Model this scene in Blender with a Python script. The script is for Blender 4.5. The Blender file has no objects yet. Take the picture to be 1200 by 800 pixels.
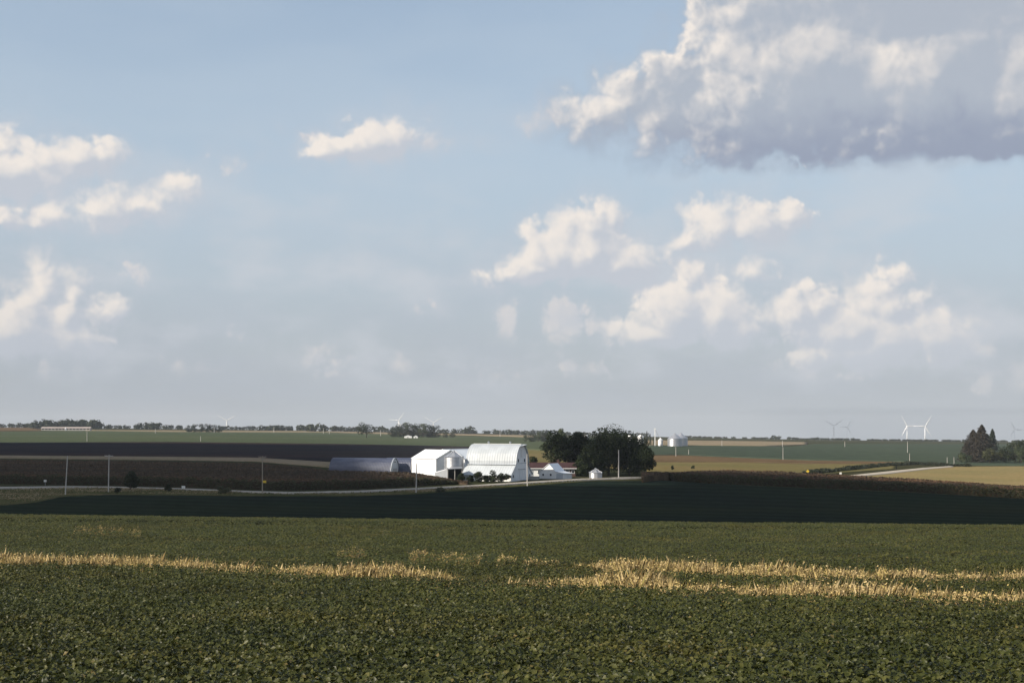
import bpy, bmesh, math, random
import numpy as np
from math import radians as R

scene = bpy.context.scene
C = scene.collection
F = 1667.0            # focal length in pixels of the 1200 px wide photograph
YH = 498.0            # row of the true horizon

# ------------------------------------------------------------------ camera
cam_d = bpy.data.cameras.new("camera")
cam = bpy.data.objects.new("camera", cam_d)
C.objects.link(cam)
cam.location = (0, 0, 0)
cam.rotation_euler = (R(90), 0, 0)
cam_d.sensor_width = 36.0
cam_d.lens = 36.0 * F / 1200.0
cam_d.shift_y = (YH - 400.0) / 1200.0
cam_d.clip_start = 0.1
cam_d.clip_end = 60000
scene.camera = cam

# ------------------------------------------------------------------ sun
SUN_EL, SUN_AZ = 27.0, -116.0       # degrees; azimuth clockwise from the view direction (+Y)
sd = np.array([math.sin(R(SUN_AZ)) * math.cos(R(SUN_EL)), math.cos(R(SUN_AZ)) * math.cos(R(SUN_EL)), math.sin(R(SUN_EL))])
sun_d = bpy.data.lights.new("sun", 'SUN')
sun_d.energy = 5.0
sun_d.angle = R(0.53)
sun_d.color = (1.0, 0.90, 0.76)
sun = bpy.data.objects.new("sun", sun_d)
C.objects.link(sun)
from mathutils import Vector
sun.rotation_euler = Vector((-sd[0], -sd[1], -sd[2])).to_track_quat('-Z', 'Y').to_euler()

# ------------------------------------------------------------------ colour management
vs = scene.view_settings
vs.view_transform = 'Standard'
vs.look = 'None'
vs.gamma = 1.0
vs.use_curve_mapping = False
vs.exposure = 0.4
cy = scene.cycles
cy.max_bounces = 6
cy.diffuse_bounces = 2
cy.glossy_bounces = 2
cy.transmission_bounces = 3
cy.volume_bounces = 1
cy.transparent_max_bounces = 12
cy.use_denoising = True
cy.use_adaptive_sampling = True
cy.adaptive_threshold = 0.012
cy.adaptive_min_samples = 16
cy.caustics_reflective = False
cy.caustics_refractive = False

# ------------------------------------------------------------------ world: Nishita sky with cumulus
world = bpy.data.worlds.new("World")
scene.world = world
world.use_nodes = True

class NT:
    """small helper to write node trees as expressions"""
    def __init__(s, tree):
        s.t = tree; s.n = tree.nodes; s.l = tree.links
    def node(s, kind, **kw):
        n = s.n.new(kind)
        for k, v in kw.items():
            setattr(n, k, v)
        return n
    def put(s, sock, v):
        if isinstance(v, bpy.types.NodeSocket):
            s.l.new(v, sock)
        elif v is not None:
            sock.default_value = v
    def m(s, op, a=None, b=None, c=None, clamp=False):
        n = s.n.new('ShaderNodeMath'); n.operation = op; n.use_clamp = clamp
        for i, v in enumerate((a, b, c)):
            s.put(n.inputs[i], v)
        return n.outputs[0]
    def v(s, op, a=None, b=None, c=None):
        n = s.n.new('ShaderNodeVectorMath'); n.operation = op
        for i, x in enumerate((a, b, c)):
            if x is not None:
                s.put(n.inputs[i], x)
        return n.outputs['Value'] if op in ('LENGTH', 'DOT_PRODUCT', 'DISTANCE') else n.outputs[0]
    def xyz(s, x, y, z):
        n = s.n.new('ShaderNodeCombineXYZ')
        for i, q in enumerate((x, y, z)):
            s.put(n.inputs[i], q)
        return n.outputs[0]
    def sep(s, v):
        n = s.n.new('ShaderNodeSeparateXYZ'); s.l.new(v, n.inputs[0])
        return n.outputs
    def noise(s, vec, scale, detail=4, rough=0.5, w=None, dist=0.0, typ='FBM', lac=2.0):
        n = s.n.new('ShaderNodeTexNoise'); n.noise_type = typ
        if w is not None:
            n.noise_dimensions = '4D'; n.inputs['W'].default_value = w
        if vec is not None:
            s.l.new(vec, n.inputs['Vector'])
        n.inputs['Scale'].default_value = scale; n.inputs['Detail'].default_value = detail
        n.inputs['Roughness'].default_value = rough; n.inputs['Distortion'].default_value = dist
        n.inputs['Lacunarity'].default_value = lac
        return n.outputs[0]
    def ss(s, x, lo, hi, a=0.0, b=1.0):
        n = s.n.new('ShaderNodeMapRange'); n.interpolation_type = 'SMOOTHSTEP'
        for i, q in enumerate((x, lo, hi, a, b)):
            s.put(n.inputs[i], q)
        return n.outputs[0]
    def lin(s, x, lo, hi, a=0.0, b=1.0):
        n = s.n.new('ShaderNodeMapRange'); n.clamp = True
        for i, q in enumerate((x, lo, hi, a, b)):
            s.put(n.inputs[i], q)
        return n.outputs[0]
    def mix(s, f, a, b, blend='MIX'):
        n = s.n.new('ShaderNodeMix'); n.data_type = 'RGBA'; n.blend_type = blend
        s.put(n.inputs[0], f)
        for i, q in ((6, a), (7, b)):
            if isinstance(q, tuple) and len(q) == 3:
                q = (*q, 1.0)
            s.put(n.inputs[i], q)
        return n.outputs[2]

CLOUD_SEED = (53.7, 51.3, 0.0)   # picks the billows
PD = 29.1   # photo pixels per degree near the horizon
def sky_uv(px, py):
    u = math.atan((px - 600) / F)
    return math.degrees(u), math.degrees(math.atan((YH - py) / F * math.cos(u)))

# cumulus: base row or None, list of puffs (px, py, rx, ry) in photograph pixels turned into azimuth / elevation
CLOUD_BIG = [(204, [(698, 134, 56, 36), (732, 120, 58, 44), (770, 140, 60, 44), (800, 96, 60, 50), (840, 60, 62, 50), (870, 120, 110, 76), (960, 70, 150, 110), (1090, 88, 180, 110),
                    (1250, 90, 180, 112), (868, 18, 70, 50), (1010, -40, 190, 130), (1080, -70, 260, 150)])]
CLOUD_CU = [
    (194, [(380, 178, 36, 12), (405, 172, 34, 16), (440, 166, 36, 20), (466, 160, 24, 22), (486, 152, 18, 18)]),
    (238, [(18, 200, 58, 34), (50, 190, 46, 28), (84, 184, 46, 24), (114, 180, 32, 17), (-20, 210, 60, 42)]),
    (276, [(2, 258, 30, 20)]),
    (274, [(76, 254, 44, 18), (108, 248, 46, 26), (130, 236, 26, 24), (164, 240, 40, 20), (190, 230, 30, 17), (216, 220, 28, 18)]),
    (424, [(48, 340, 26, 38), (36, 362, 36, 34), (84, 346, 18, 34), (74, 372, 34, 34), (20, 392, 50, 36), (86, 396, 40, 30), (-10, 400, 46, 36), (122, 366, 26, 20), (110, 348, 16, 12)]),
    (338, [(662, 278, 28, 28), (690, 266, 30, 28), (716, 258, 22, 20), (650, 300, 40, 34), (690, 298, 46, 38), (634, 318, 46, 22), (730, 312, 48, 30), (598, 322, 34, 14), (760, 316, 30, 20)]),
    (298, [(842, 266, 38, 30), (868, 268, 40, 26), (892, 262, 36, 20), (926, 254, 34, 16), (806, 280, 28, 14)]),
    (414, [(804, 330, 26, 24), (816, 346, 28, 26), (796, 368, 48, 40), (762, 394, 46, 22), (730, 402, 26, 12), (840, 372, 48, 40), (872, 384, 40, 30)]),
    (338, [(876, 320, 34, 18), (846, 330, 30, 12), (905, 324, 20, 10)]),
    (412, [(934, 372, 30, 32), (958, 360, 30, 26), (940, 392, 36, 22)]),
    (438, [(1034, 338, 32, 26), (1014, 358, 28, 28), (1044, 360, 40, 28), (1074, 352, 22, 18), (1000, 392, 52, 34), (1040, 400, 60, 36), (1090, 398, 50, 30), (1128, 412, 32, 20), (985, 418, 44, 18), (1030, 416, 90, 20)]),
]
CLOUD_FAINT = [
    (334, [(152, 316, 18, 18)]), (404, [(596, 372, 18, 26)]), (404, [(664, 380, 38, 28)]), (366, [(496, 356, 20, 12)]),
    (446, [(378, 412, 20, 24), (388, 430, 22, 14)]), (442, [(203, 428, 14, 15)]), (440, [(462, 424, 22, 15)]),
    (430, [(322, 420, 14, 11)]), (466, [(1150, 452, 24, 15)]), (460, [(1196, 440, 22, 20)]), (448, [(566, 434, 34, 14)]),
    (448, [(672, 428, 24, 16), (706, 434, 26, 12)]), (446, [(962, 436, 18, 12), (990, 440, 18, 8)]), (444, [(56, 432, 18, 12), (84, 436, 16, 8)]), (440, [(246, 432, 14, 9)]),
    (160, [(640, 140, 30, 18)]), (178, [(530, 168, 22, 8)]), (214, [(262, 196, 16, 12)]), (178, [(355, 164, 22, 10)]),
    (398, [(286, 390, 22, 9), (316, 386, 16, 8)]),
]

def shape_group(layers, grow, flat):
    """smooth cloud bodies (degrees, positive inside) at an azimuth / elevation; one output for each layer"""
    g = bpy.data.node_groups.new('cloud_bodies', 'ShaderNodeTree')
    g.interface.new_socket('UV', in_out='INPUT', socket_type='NodeSocketVector')
    for i in range(len(layers)):
        g.interface.new_socket('S%d' % i, in_out='OUTPUT', socket_type='NodeSocketFloat')
    t = NT(g)
    gi = t.node('NodeGroupInput'); go = t.node('NodeGroupOutput')
    uv = gi.outputs[0]
    v = t.sep(uv)[1]
    for i, clouds in enumerate(layers):
        total = None
        for base, puffs in clouds:
            acc = None
            for (px, py, rx, ry) in puffs:
                cu, cv = sky_uv(px, py); ru, rv = grow[i] * rx / PD, grow[i] * ry / PD
                q = t.v('MULTIPLY_ADD', uv, (1 / ru, 1 / rv, 0), (-cu / ru, -cv / rv, 0))
                rr = (ru * rv) ** 0.5
                d = t.m('MULTIPLY_ADD', t.v('LENGTH', q), -rr, rr)
                acc = d if acc is None else t.m('SMOOTH_MAX', acc, d, 0.25)
            bv = sky_uv(puffs[0][0], base)[1]
            kb = flat[i]
            acc = t.m('SMOOTH_MIN', acc, t.m('MULTIPLY_ADD', v, kb, -bv * kb + 0.1), 0.3)
            total = acc if total is None else t.m('MAXIMUM', total, acc)
        t.l.new(total, go.inputs[i])
    return g

def billow_group():
    """cauliflower relief: rounded cells broken by fractal noise"""
    g = bpy.data.node_groups.new('cloud_billows', 'ShaderNodeTree')
    g.interface.new_socket('P', in_out='INPUT', socket_type='NodeSocketVector')
    g.interface.new_socket('N', in_out='OUTPUT', socket_type='NodeSocketFloat')
    t = NT(g)
    gi = t.node('NodeGroupInput'); go = t.node('NodeGroupOutput')
    P = t.v('ADD', gi.outputs[0], CLOUD_SEED)
    wn = t.node('ShaderNodeTexNoise', noise_dimensions='2D'); wn.inputs['Scale'].default_value = 0.9; wn.inputs['Detail'].default_value = 2
    t.l.new(P, wn.inputs['Vector'])
    Pa = t.v('MULTIPLY_ADD', t.v('SUBTRACT', wn.outputs[1], (0.5, 0.5, 0.5)), (0.9, 0.9, 0), P)
    vo = t.node('ShaderNodeTexVoronoi', voronoi_dimensions='2D', feature='F1')
    vo.inputs['Scale'].default_value = 0.62; vo.inputs['Detail'].default_value = 2.0
    vo.inputs['Roughness'].default_value = 0.55; vo.inputs['Lacunarity'].default_value = 2.2
    t.l.new(Pa, vo.inputs['Vector'])
    f1 = vo.outputs[0]
    bil = t.m('MULTIPLY_ADD', t.m('MULTIPLY', f1, f1), -0.75, 0.28)
    fn = t.node('ShaderNodeTexNoise', noise_dimensions='2D'); fn.inputs['Scale'].default_value = 1.0
    fn.inputs['Detail'].default_value = 7; fn.inputs['Roughness'].default_value = 0.6
    t.l.new(t.v('ADD', P, (31.0, 17.0, 0)), fn.inputs['Vector'])
    fb = t.m('MULTIPLY_ADD', fn.outputs[0], 1.5, -0.75)
    t.l.new(t.m('ADD', bil, fb), go.inputs[0])
    return g

wt = NT(world.node_tree)
for n in list(wt.n):
    wt.n.remove(n)
tc = wt.node('ShaderNodeTexCoord')
dirv = tc.outputs['Generated']
dx, dy, dz = wt.sep(dirv)
DEG = 180 / math.pi
az = wt.m('MULTIPLY', wt.m('ARCTAN2', dx, dy), DEG)
el = wt.m('MULTIPLY', wt.m('ARCSINE', dz), DEG)
azm = wt.m('SUBTRACT', wt.m('PINGPONG', wt.m('ADD', az, 22.5), 45.0), 22.5)   # the cloudscape goes on round the horizon
UV0 = wt.xyz(azm, el, 0.0)

SG = shape_group([CLOUD_CU, CLOUD_BIG], (1.5, 1.12), (1.8, 2.6)); SF = shape_group([CLOUD_FAINT], (1.35,), (1.8,)); BG = billow_group()
def ev(group, du, dv, vec=None):
    n = wt.node('ShaderNodeGroup'); n.node_tree = group
    wt.l.new(wt.v('ADD', UV0, (du, dv, 0)), n.inputs[0])
    return list(n.outputs)

sky = wt.node('ShaderNodeTexSky', sky_type='NISHITA')
sky.sun_disc = False
sky.sun_elevation = R(SUN_EL)
sky.sun_rotation = R(SUN_AZ)
sky.altitude = 300
sky.air_density = 1.0
sky.dust_density = 2.0
sky.ozone_density = 1.4
SKY = 0.15
sc_ = wt.node('ShaderNodeVectorMath', operation='SCALE')
wt.l.new(sky.outputs[0], sc_.inputs[0]); sc_.inputs['Scale'].default_value = SKY
clear = sc_.outputs[0]

# thin veil of far cloud that greys the sky towards the horizon
vn = wt.node('ShaderNodeTexNoise', noise_dimensions='2D'); vn.inputs['Scale'].default_value = 1.0; vn.inputs['Detail'].default_value = 4
wt.l.new(wt.v('MULTIPLY', UV0, (0.10, 0.42, 0)), vn.inputs['Vector'])
veil_n = wt.ss(vn.outputs[0], 0.3, 0.7, -0.05, 0.05)
veil = wt.m('ADD', wt.ss(el, 26.0, 1.0, 0.30, 0.92), veil_n, clamp=True)
veilc = wt.mix(wt.ss(el, 1.0, 11.0), (0.455, 0.50, 0.56), (0.52, 0.61, 0.70))
col = wt.mix(veil, clear, veilc)
# thin broken cloud sheets low over the horizon
v2 = wt.node('ShaderNodeTexNoise', noise_dimensions='2D'); v2.inputs['Scale'].default_value = 1.0; v2.inputs['Detail'].default_value = 5; v2.inputs['Roughness'].default_value = 0.55
wt.l.new(wt.v('MULTIPLY_ADD', UV0, (0.16, 0.36, 0), (3.3, 8.1, 0)), v2.inputs['Vector'])
sheet = wt.m('MULTIPLY', wt.ss(v2.outputs[0], 0.42, 0.72, 0.0, 0.75), wt.m('MULTIPLY', wt.ss(el, 0.3, 2.5), wt.ss(el, 14.0, 5.0)))
col = wt.mix(sheet, col, (0.60, 0.635, 0.685))

S1 = 0.45
S_0 = ev(SF, 0, 0) + ev(SG, 0, 0); S_1 = [S_0[0]] + ev(SG, -0.72 * S1, 0.70 * S1)
N_0 = ev(BG, 0, 0)[0]; N_1 = ev(BG, -0.72 * S1, 0.70 * S1)[0]
# some edges are crisp, others drift off in wisps
sn_ = wt.node('ShaderNodeTexNoise', noise_dimensions='2D'); sn_.inputs['Scale'].default_value = 0.33; sn_.inputs['Detail'].default_value = 2
wt.l.new(wt.v('ADD', UV0, (71.0, 5.0, 0)), sn_.inputs['Vector'])
wisp = wt.ss(sn_.outputs[0], 0.38, 0.68)
low = wt.ss(el, 0.8, 5.5, 0.45, 1.0)          # far clouds fade into the haze

def layer(col, i, amp, soft0, soft1, bias, kh, ks, thick, dark, bright, opac, mist=0.0, patchy=0.8):
    d0 = wt.m('MULTIPLY_ADD', N_0, amp, S_0[i])
    d1 = wt.m('MULTIPLY_ADD', N_1, amp, S_1[i])
    if mist:                                   # grey outer vapour round the bright body
        am = wt.m('MULTIPLY', wt.m('MULTIPLY', wt.ss(d0, -0.9, 0.9), mist), low)
        col = wt.mix(am, col, dark)
    a = wt.ss(d0, 0.0, wt.m('MULTIPLY_ADD', wisp, soft1 - soft0, soft0))
    # rounded relief, lit from the upper left: bright where the body falls away towards the sun
    h0 = wt.m('SQRT', wt.m('MAXIMUM', d0, 0.0)); h1 = wt.m('SQRT', wt.m('MAXIMUM', d1, 0.0))
    lit = wt.m('MULTIPLY_ADD', wt.m('SUBTRACT', h0, h1), kh, bias)
    lit = wt.m('MULTIPLY_ADD', wt.m('SUBTRACT', S_0[i], S_1[i]), 3.0 * ks, lit)
    lit = wt.m('MULTIPLY_ADD', wt.m('MAXIMUM', S_1[i], 0.0), -thick, lit)
    lit = wt.m('ADD', lit, wt.m('MULTIPLY_ADD', sn_.outputs[0], patchy, -0.5 * patchy))
    lit = wt.ss(lit, 0.0, 1.0)
    a = wt.m('MULTIPLY', wt.m('MULTIPLY', a, opac), low)
    return wt.mix(a, col, wt.mix(lit, dark, bright))

GREY = (0.555, 0.59, 0.655)
BRIGHT = (0.91, 0.84, 0.775)
DEEP = wt.mix(wt.ss(wt.m('MULTIPLY_ADD', N_0, 0.5, el), 10.3, 12.8), (0.315, 0.36, 0.465), (0.44, 0.485, 0.56))
col = layer(col, 0, 0.95, 0.6, 1.4, 0.55, 0.55, 0.15, 0.1, GREY, (0.80, 0.745, 0.71), 0.9, 0.35)
col = layer(col, 1, 0.72, 0.55, 1.4, 0.46, 0.95, 0.13, 0.10, GREY, BRIGHT, 0.95, 0.45, 0.8)
col = layer(col, 2, 0.80, 0.60, 1.6, 0.24, 0.95, 0.08, 0.03, DEEP, BRIGHT, 0.96, 0.5, 1.0)
# the same kind of cloud goes on overhead
zz = wt.m('MAXIMUM', dz, 0.2)
hv = wt.xyz(wt.m('DIVIDE', dx, zz), wt.m('DIVIDE', dy, zz), 0.0)
hx = wt.node('ShaderNodeTexNoise', noise_dimensions='2D'); hx.inputs['Scale'].default_value = 1.1; hx.inputs['Detail'].default_value = 6
wt.l.new(hv, hx.inputs['Vector'])
hn = hx.outputs[0]
ha = wt.m('MULTIPLY', wt.ss(hn, 0.53, 0.66), wt.ss(el, 22.0, 30.0))
col = wt.mix(ha, col, wt.mix(wt.ss(hn, 0.56, 0.72), (0.78, 0.74, 0.72), GREY))

bg = wt.node('ShaderNodeBackground')
wt.l.new(col, bg.inputs[0])
bg.inputs[1].default_value = 2 ** -0.4     # the sky colours above are written for exposure 0
wo = wt.node('ShaderNodeOutputWorld')
wt.l.new(bg.outputs[0], wo.inputs[0])
world.cycles.sampling_method = 'MANUAL'
world.cycles.sample_map_resolution = 512

# =================================================================== helpers
rng = np.random.default_rng(7)
random.seed(7)

class MB:
    """collects faces; build() links them as ONE mesh object"""
    def __init__(s):
        s.v = []; s.f = []
    def add(s, vs, fs):
        o = len(s.v); s.v += [tuple(map(float, p)) for p in vs]; s.f += [tuple(i + o for i in f) for f in fs]
        return s
    def box(s, c, d, rz=0.0):
        cx, cy_, cz = c; hx, hy, hz = d[0] / 2, d[1] / 2, d[2] / 2
        cs, sn = math.cos(rz), math.sin(rz)
        vs = []
        for z in (-hz, hz):
            for x, y in ((-hx, -hy), (hx, -hy), (hx, hy), (-hx, hy)):
                vs.append((cx + x * cs - y * sn, cy_ + x * sn + y * cs, cz + z))
        return s.add(vs, [(3, 2, 1, 0), (4, 5, 6, 7), (0, 1, 5, 4), (1, 2, 6, 5), (2, 3, 7, 6), (3, 0, 4, 7)])
    def prism(s, prof, y0, y1):
        """profile of (x, z) points, counter-clockwise seen from -y, extruded along y"""
        n = len(prof)
        vs = [(x, y0, z) for x, z in prof] + [(x, y1, z) for x, z in prof]
        fs = [tuple(range(n)), tuple(reversed(range(n, 2 * n)))]
        fs += [(i, i + n, (i + 1) % n + n, (i + 1) % n) for i in range(n)]
        return s.add(vs, fs)
    def shell(s, line, y0, y1, t):
        """roof sheet: open polyline of (x, z) given thickness t upwards and extruded along y"""
        n = len(line)
        up = []
        for i in range(n):
            a = line[max(i - 1, 0)]; b = line[min(i + 1, n - 1)]
            dx_, dz_ = b[0] - a[0], b[1] - a[1]; L = math.hypot(dx_, dz_)
            up.append((line[i][0] - dz_ / L * t, line[i][1] + dx_ / L * t))
        for i in range(n - 1):
            p, q, r_, u = line[i], line[i + 1], up[i + 1], up[i]
            s.prism([p, q, r_, u], y0, y1)
        return s
    def cyl(s, c, r0, r1, h, n=16, cap=True):
        vs = [(c[0] + r * math.cos(2 * math.pi * i / n), c[1] + r * math.sin(2 * math.pi * i / n), c[2] + z) for r, z in ((r0, 0), (r1, h)) for i in range(n)]
        fs = [(i, (i + 1) % n, (i + 1) % n + n, i + n) for i in range(n)]
        if cap:
            fs += [tuple(reversed(range(n))), tuple(range(n, 2 * n))]
        return s.add(vs, fs)
    def lathe(s, c, prof, n=24):
        vs = [(c[0] + r * math.cos(2 * math.pi * i / n), c[1] + r * math.sin(2 * math.pi * i / n), c[2] + z) for r, z in prof for i in range(n)]
        fs = [(k * n + i, k * n + (i + 1) % n, (k + 1) * n + (i + 1) % n, (k + 1) * n + i) for k in range(len(prof) - 1) for i in range(n)]
        fs += [tuple(reversed(range(n))), tuple(range((len(prof) - 1) * n, len(prof) * n))]
        return s.add(vs, fs)
    def tube(s, pts, rad, n=7):
        pts = [Vector(p) for p in pts]
        base = len(s.v); rings = []
        for i, p in enumerate(pts):
            d = (pts[min(i + 1, len(pts) - 1)] - pts[max(i - 1, 0)]).normalized()
            a = d.orthogonal().normalized() if i == 0 else (a - d * a.dot(d)).normalized()
            b = d.cross(a)
            rings.append([p + (a * math.cos(2 * math.pi * k / n) + b * math.sin(2 * math.pi * k / n)) * rad[i] for k in range(n)])
        vs = [q for rg in rings for q in rg]
        fs = [(k * n + i, k * n + (i + 1) % n, (k + 1) * n + (i + 1) % n, (k + 1) * n + i) for k in range(len(pts) - 1) for i in range(n)]
        fs += [tuple(reversed(range(n))), tuple(range((len(pts) - 1) * n, len(pts) * n))]
        return s.add(vs, fs)
    def mesh(s, name, smooth=False):
        me = bpy.data.meshes.new(name)
        me.from_pydata(s.v, [], s.f)
        if smooth:
            me.shade_smooth()
        me.update()
        return me
    def build(s, name, material, parent=None, smooth=False):
        me = s.mesh(name, smooth); me.materials.append(material)
        return link(name, me, parent)

def link(name, me, parent=None):
    o = bpy.data.objects.new(name, me); C.objects.link(o)
    if parent is not None:
        o.parent = parent
    return o
def tag(o, label=None, cat=None, group=None, kind=None):
    if label: o['label'] = label
    if cat: o['category'] = cat
    if group: o['group'] = group
    if kind: o['kind'] = kind
    return o
def thing(name, loc, rz, label, cat, group=None, scale=1.0):
    o = bpy.data.objects.new(name, None); C.objects.link(o)
    o.empty_display_size = 0.5
    o.location = loc; o.rotation_euler = (0, 0, rz); o.scale = (scale,) * 3 if not isinstance(scale, tuple) else scale
    return tag(o, label, cat, group)
def np_mesh(name, co, faces, material=None, rnd=None, k=3):
    """fast mesh: co (n,3), faces (m,k); rnd = one random value for each face"""
    me = bpy.data.meshes.new(name)
    me.vertices.add(len(co)); me.vertices.foreach_set('co', np.ascontiguousarray(co, dtype=np.float32).ravel())
    me.loops.add(faces.size); me.loops.foreach_set('vertex_index', faces.astype(np.int32).ravel())
    me.polygons.add(len(faces)); me.polygons.foreach_set('loop_start', (np.arange(len(faces)) * k).astype(np.int32))
    if rnd is not None:
        at_ = me.attributes.new('rnd', 'FLOAT', 'FACE'); at_.data.foreach_set('value', rnd.astype(np.float32))
    me.update(calc_edges=True)
    if material is not None:
        me.materials.append(material)
    return me
def leaf_cards(name, pos, size, nrm, yaw, aspect, material, rnd, fold=0.25):
    """rhombic folded leaves: two triangles each"""
    n = len(pos)
    nrm = nrm / np.linalg.norm(nrm, axis=1, keepdims=True)
    t = np.stack([np.cos(yaw), np.sin(yaw), np.zeros(n)], 1)
    t = t - nrm * np.sum(t * nrm, 1, keepdims=True)
    t /= np.maximum(np.linalg.norm(t, axis=1, keepdims=True), 1e-4)
    b = np.cross(nrm, t)
    s = size[:, None]; w = (size * aspect)[:, None]
    co = np.empty((n, 4, 3))
    co[:, 0] = pos - t * s * 0.5
    co[:, 1] = pos - t * s * 0.06 + b * w * 0.5 + nrm * w * fold
    co[:, 2] = pos + t * s * 0.5
    co[:, 3] = pos - t * s * 0.06 - b * w * 0.5 + nrm * w * fold
    i = np.arange(n)[:, None] * 4
    f = np.concatenate([i + np.array([[0, 2, 1]]), i + np.array([[0, 3, 2]])], 1).reshape(-1, 3)
    return np_mesh(name, co.reshape(-1, 3), f, material, np.repeat(rnd, 2))

# =================================================================== materials
MATS = {}
def mat(name, col, rough=0.7, var=0.25, scale=1.0, col2=None, bump=0.0, bscale=None, metal=0.0, spec=0.3, stretch=None, detail=4, ribs=None, rust=None):
    """procedural surface: two tones mixed by fractal noise in object space, optional bump, ribs (spacing, axis) and stains"""
    if name in MATS:
        return MATS[name]
    m = bpy.data.materials.new(name); m.use_nodes = True
    t = NT(m.node_tree)
    p = t.n['Principled BSDF']
    p.inputs['Roughness'].default_value = rough; p.inputs['Metallic'].default_value = metal
    p.inputs['Specular IOR Level'].default_value = spec
    tc_ = t.node('ShaderNodeTexCoord').outputs['Object']
    vec = t.v('MULTIPLY', tc_, stretch) if stretch else tc_
    n1 = t.noise(vec, scale, detail, 0.6)
    c2 = col2 or tuple(c * (1 - var) for c in col)
    c = t.mix(t.ss(n1, 0.32, 0.68), tuple(c2), tuple(col))
    if rust:
        n2 = t.noise(t.v('MULTIPLY', tc_, (1.2, 1.2, 0.25)), 1.4, 6, 0.65, w=2.0)
        c = t.mix(t.ss(n2, 0.58, 0.78, 0.0, rust[3]), c, tuple(rust[:3]))
    t.l.new(c, p.inputs['Base Color'])
    hgt = None
    if bump:
        hgt = t.m('MULTIPLY', t.noise(vec, bscale or scale * 4, 3, 0.6), bump)
    if ribs:
        q = t.sep(tc_)[ribs[1]]
        rb = t.m('MULTIPLY', t.m('SINE', t.m('MULTIPLY', q, 2 * math.pi / ribs[0])), ribs[2])
        hgt = rb if hgt is None else t.m('ADD', hgt, rb)
    if hgt is not None:
        b = t.node('ShaderNodeBump'); b.inputs['Strength'].default_value = 1.0; b.inputs['Distance'].default_value = 1.0
        t.l.new(hgt, b.inputs['Height']); t.l.new(b.outputs[0], p.inputs['Normal'])
    MATS[name] = m
    return m
def leaf_mat(name, cols, rough=0.55, trans=0.35, patch=None, spec=0.25):
    """leaf colour picked by the face attribute rnd from a row of colours, with translucency and slow patches of another tone"""
    m = bpy.data.materials.new(name); m.use_nodes = True
    t = NT(m.node_tree); p = t.n['Principled BSDF']
    at_ = t.node('ShaderNodeAttribute'); at_.attribute_name = 'rnd'
    cr = t.node('ShaderNodeValToRGB'); e = cr.color_ramp.elements
    while len(e) < len(cols):
        e.new(0.5)
    for i, cc in enumerate(cols):
        e[i].position = i / (len(cols) - 1); e[i].color = (*cc, 1)
    t.l.new(at_.outputs['Fac'], cr.inputs[0])
    c = cr.outputs[0]
    if patch:
        tc_ = t.node('ShaderNodeTexCoord').outputs['Object']
        f = t.ss(t.noise(t.v('MULTIPLY', tc_, patch[5] if len(patch) > 5 else (1, 1, 0)), patch[3], 4, 0.55), 0.45, 0.68, 0.0, patch[4])
        c = t.mix(f, c, t.mix(1.0, c, tuple(patch[:3]), 'MULTIPLY'))
    t.l.new(c, p.inputs['Base Color'])
    p.inputs['Roughness'].default_value = rough; p.inputs['Specular IOR Level'].default_value = spec
    tr = t.node('ShaderNodeBsdfTranslucent'); t.l.new(c, tr.inputs[0])
    mx = t.node('ShaderNodeMixShader'); mx.inputs[0].default_value = trans
    t.l.new(p.outputs[0], mx.inputs[1]); t.l.new(tr.outputs[0], mx.inputs[2])
    t.l.new(mx.outputs[0], t.n['Material Output'].inputs['Surface'])
    return m
def crop_mat(name, a, b, rows=None, pscale=0.02, fine=1.2, bump=0.25, amt=0.8, third=None):
    """crop canopy seen from afar: tone patches, fine mottling, optional drilled rows (spacing, angle, depth)"""
    m = bpy.data.materials.new(name); m.use_nodes = True
    t = NT(m.node_tree); p = t.n['Principled BSDF']
    p.inputs['Roughness'].default_value = 1.0; p.inputs['Specular IOR Level'].default_value = 0.0
    P = t.node('ShaderNodeTexCoord').outputs['Object']
    slow = t.noise(t.v('MULTIPLY', P, (1, 0.6, 0)), pscale, 5, 0.6)
    fn = t.noise(P, fine, 5, 0.65)
    c = t.mix(t.ss(slow, 0.35, 0.65, 0, amt), a, b)
    if third:
        s2 = t.noise(t.v('MULTIPLY', P, (0.10, 1.1, 0)), pscale * 1.7, 4, 0.6, w=5.0)
        c = t.mix(t.ss(s2, 0.5, 0.68, 0, 0.75), c, third)
    c = t.mix(t.ss(fn, 0.3, 0.7, 0.55, 0.0), c, t.mix(1.0, c, (0.42, 0.42, 0.42), 'MULTIPLY'))
    h = t.m('MULTIPLY', fn, bump)
    if rows:
        px_, py_, _ = t.sep(P)
        q = t.m('ADD', t.m('MULTIPLY', px_, math.cos(rows[1])), t.m('MULTIPLY', py_, math.sin(rows[1])))
        q = t.m('ADD', q, t.m('MULTIPLY', slow, 3.0))
        sn = t.m('SINE', t.m('MULTIPLY', q, 2 * math.pi / rows[0]))
        c = t.mix(t.ss(sn, -0.6, 0.9, rows[2], 0.0), c, t.mix(1.0, c, (0.4, 0.4, 0.4), 'MULTIPLY'))
    t.l.new(c, p.inputs['Base Color'])
    bp = t.node('ShaderNodeBump'); bp.inputs['Distance'].default_value = 1.0; bp.inputs['Strength'].default_value = 0.8
    t.l.new(h, bp.inputs['Height']); t.l.new(bp.outputs[0], p.inputs['Normal'])
    return m

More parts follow.
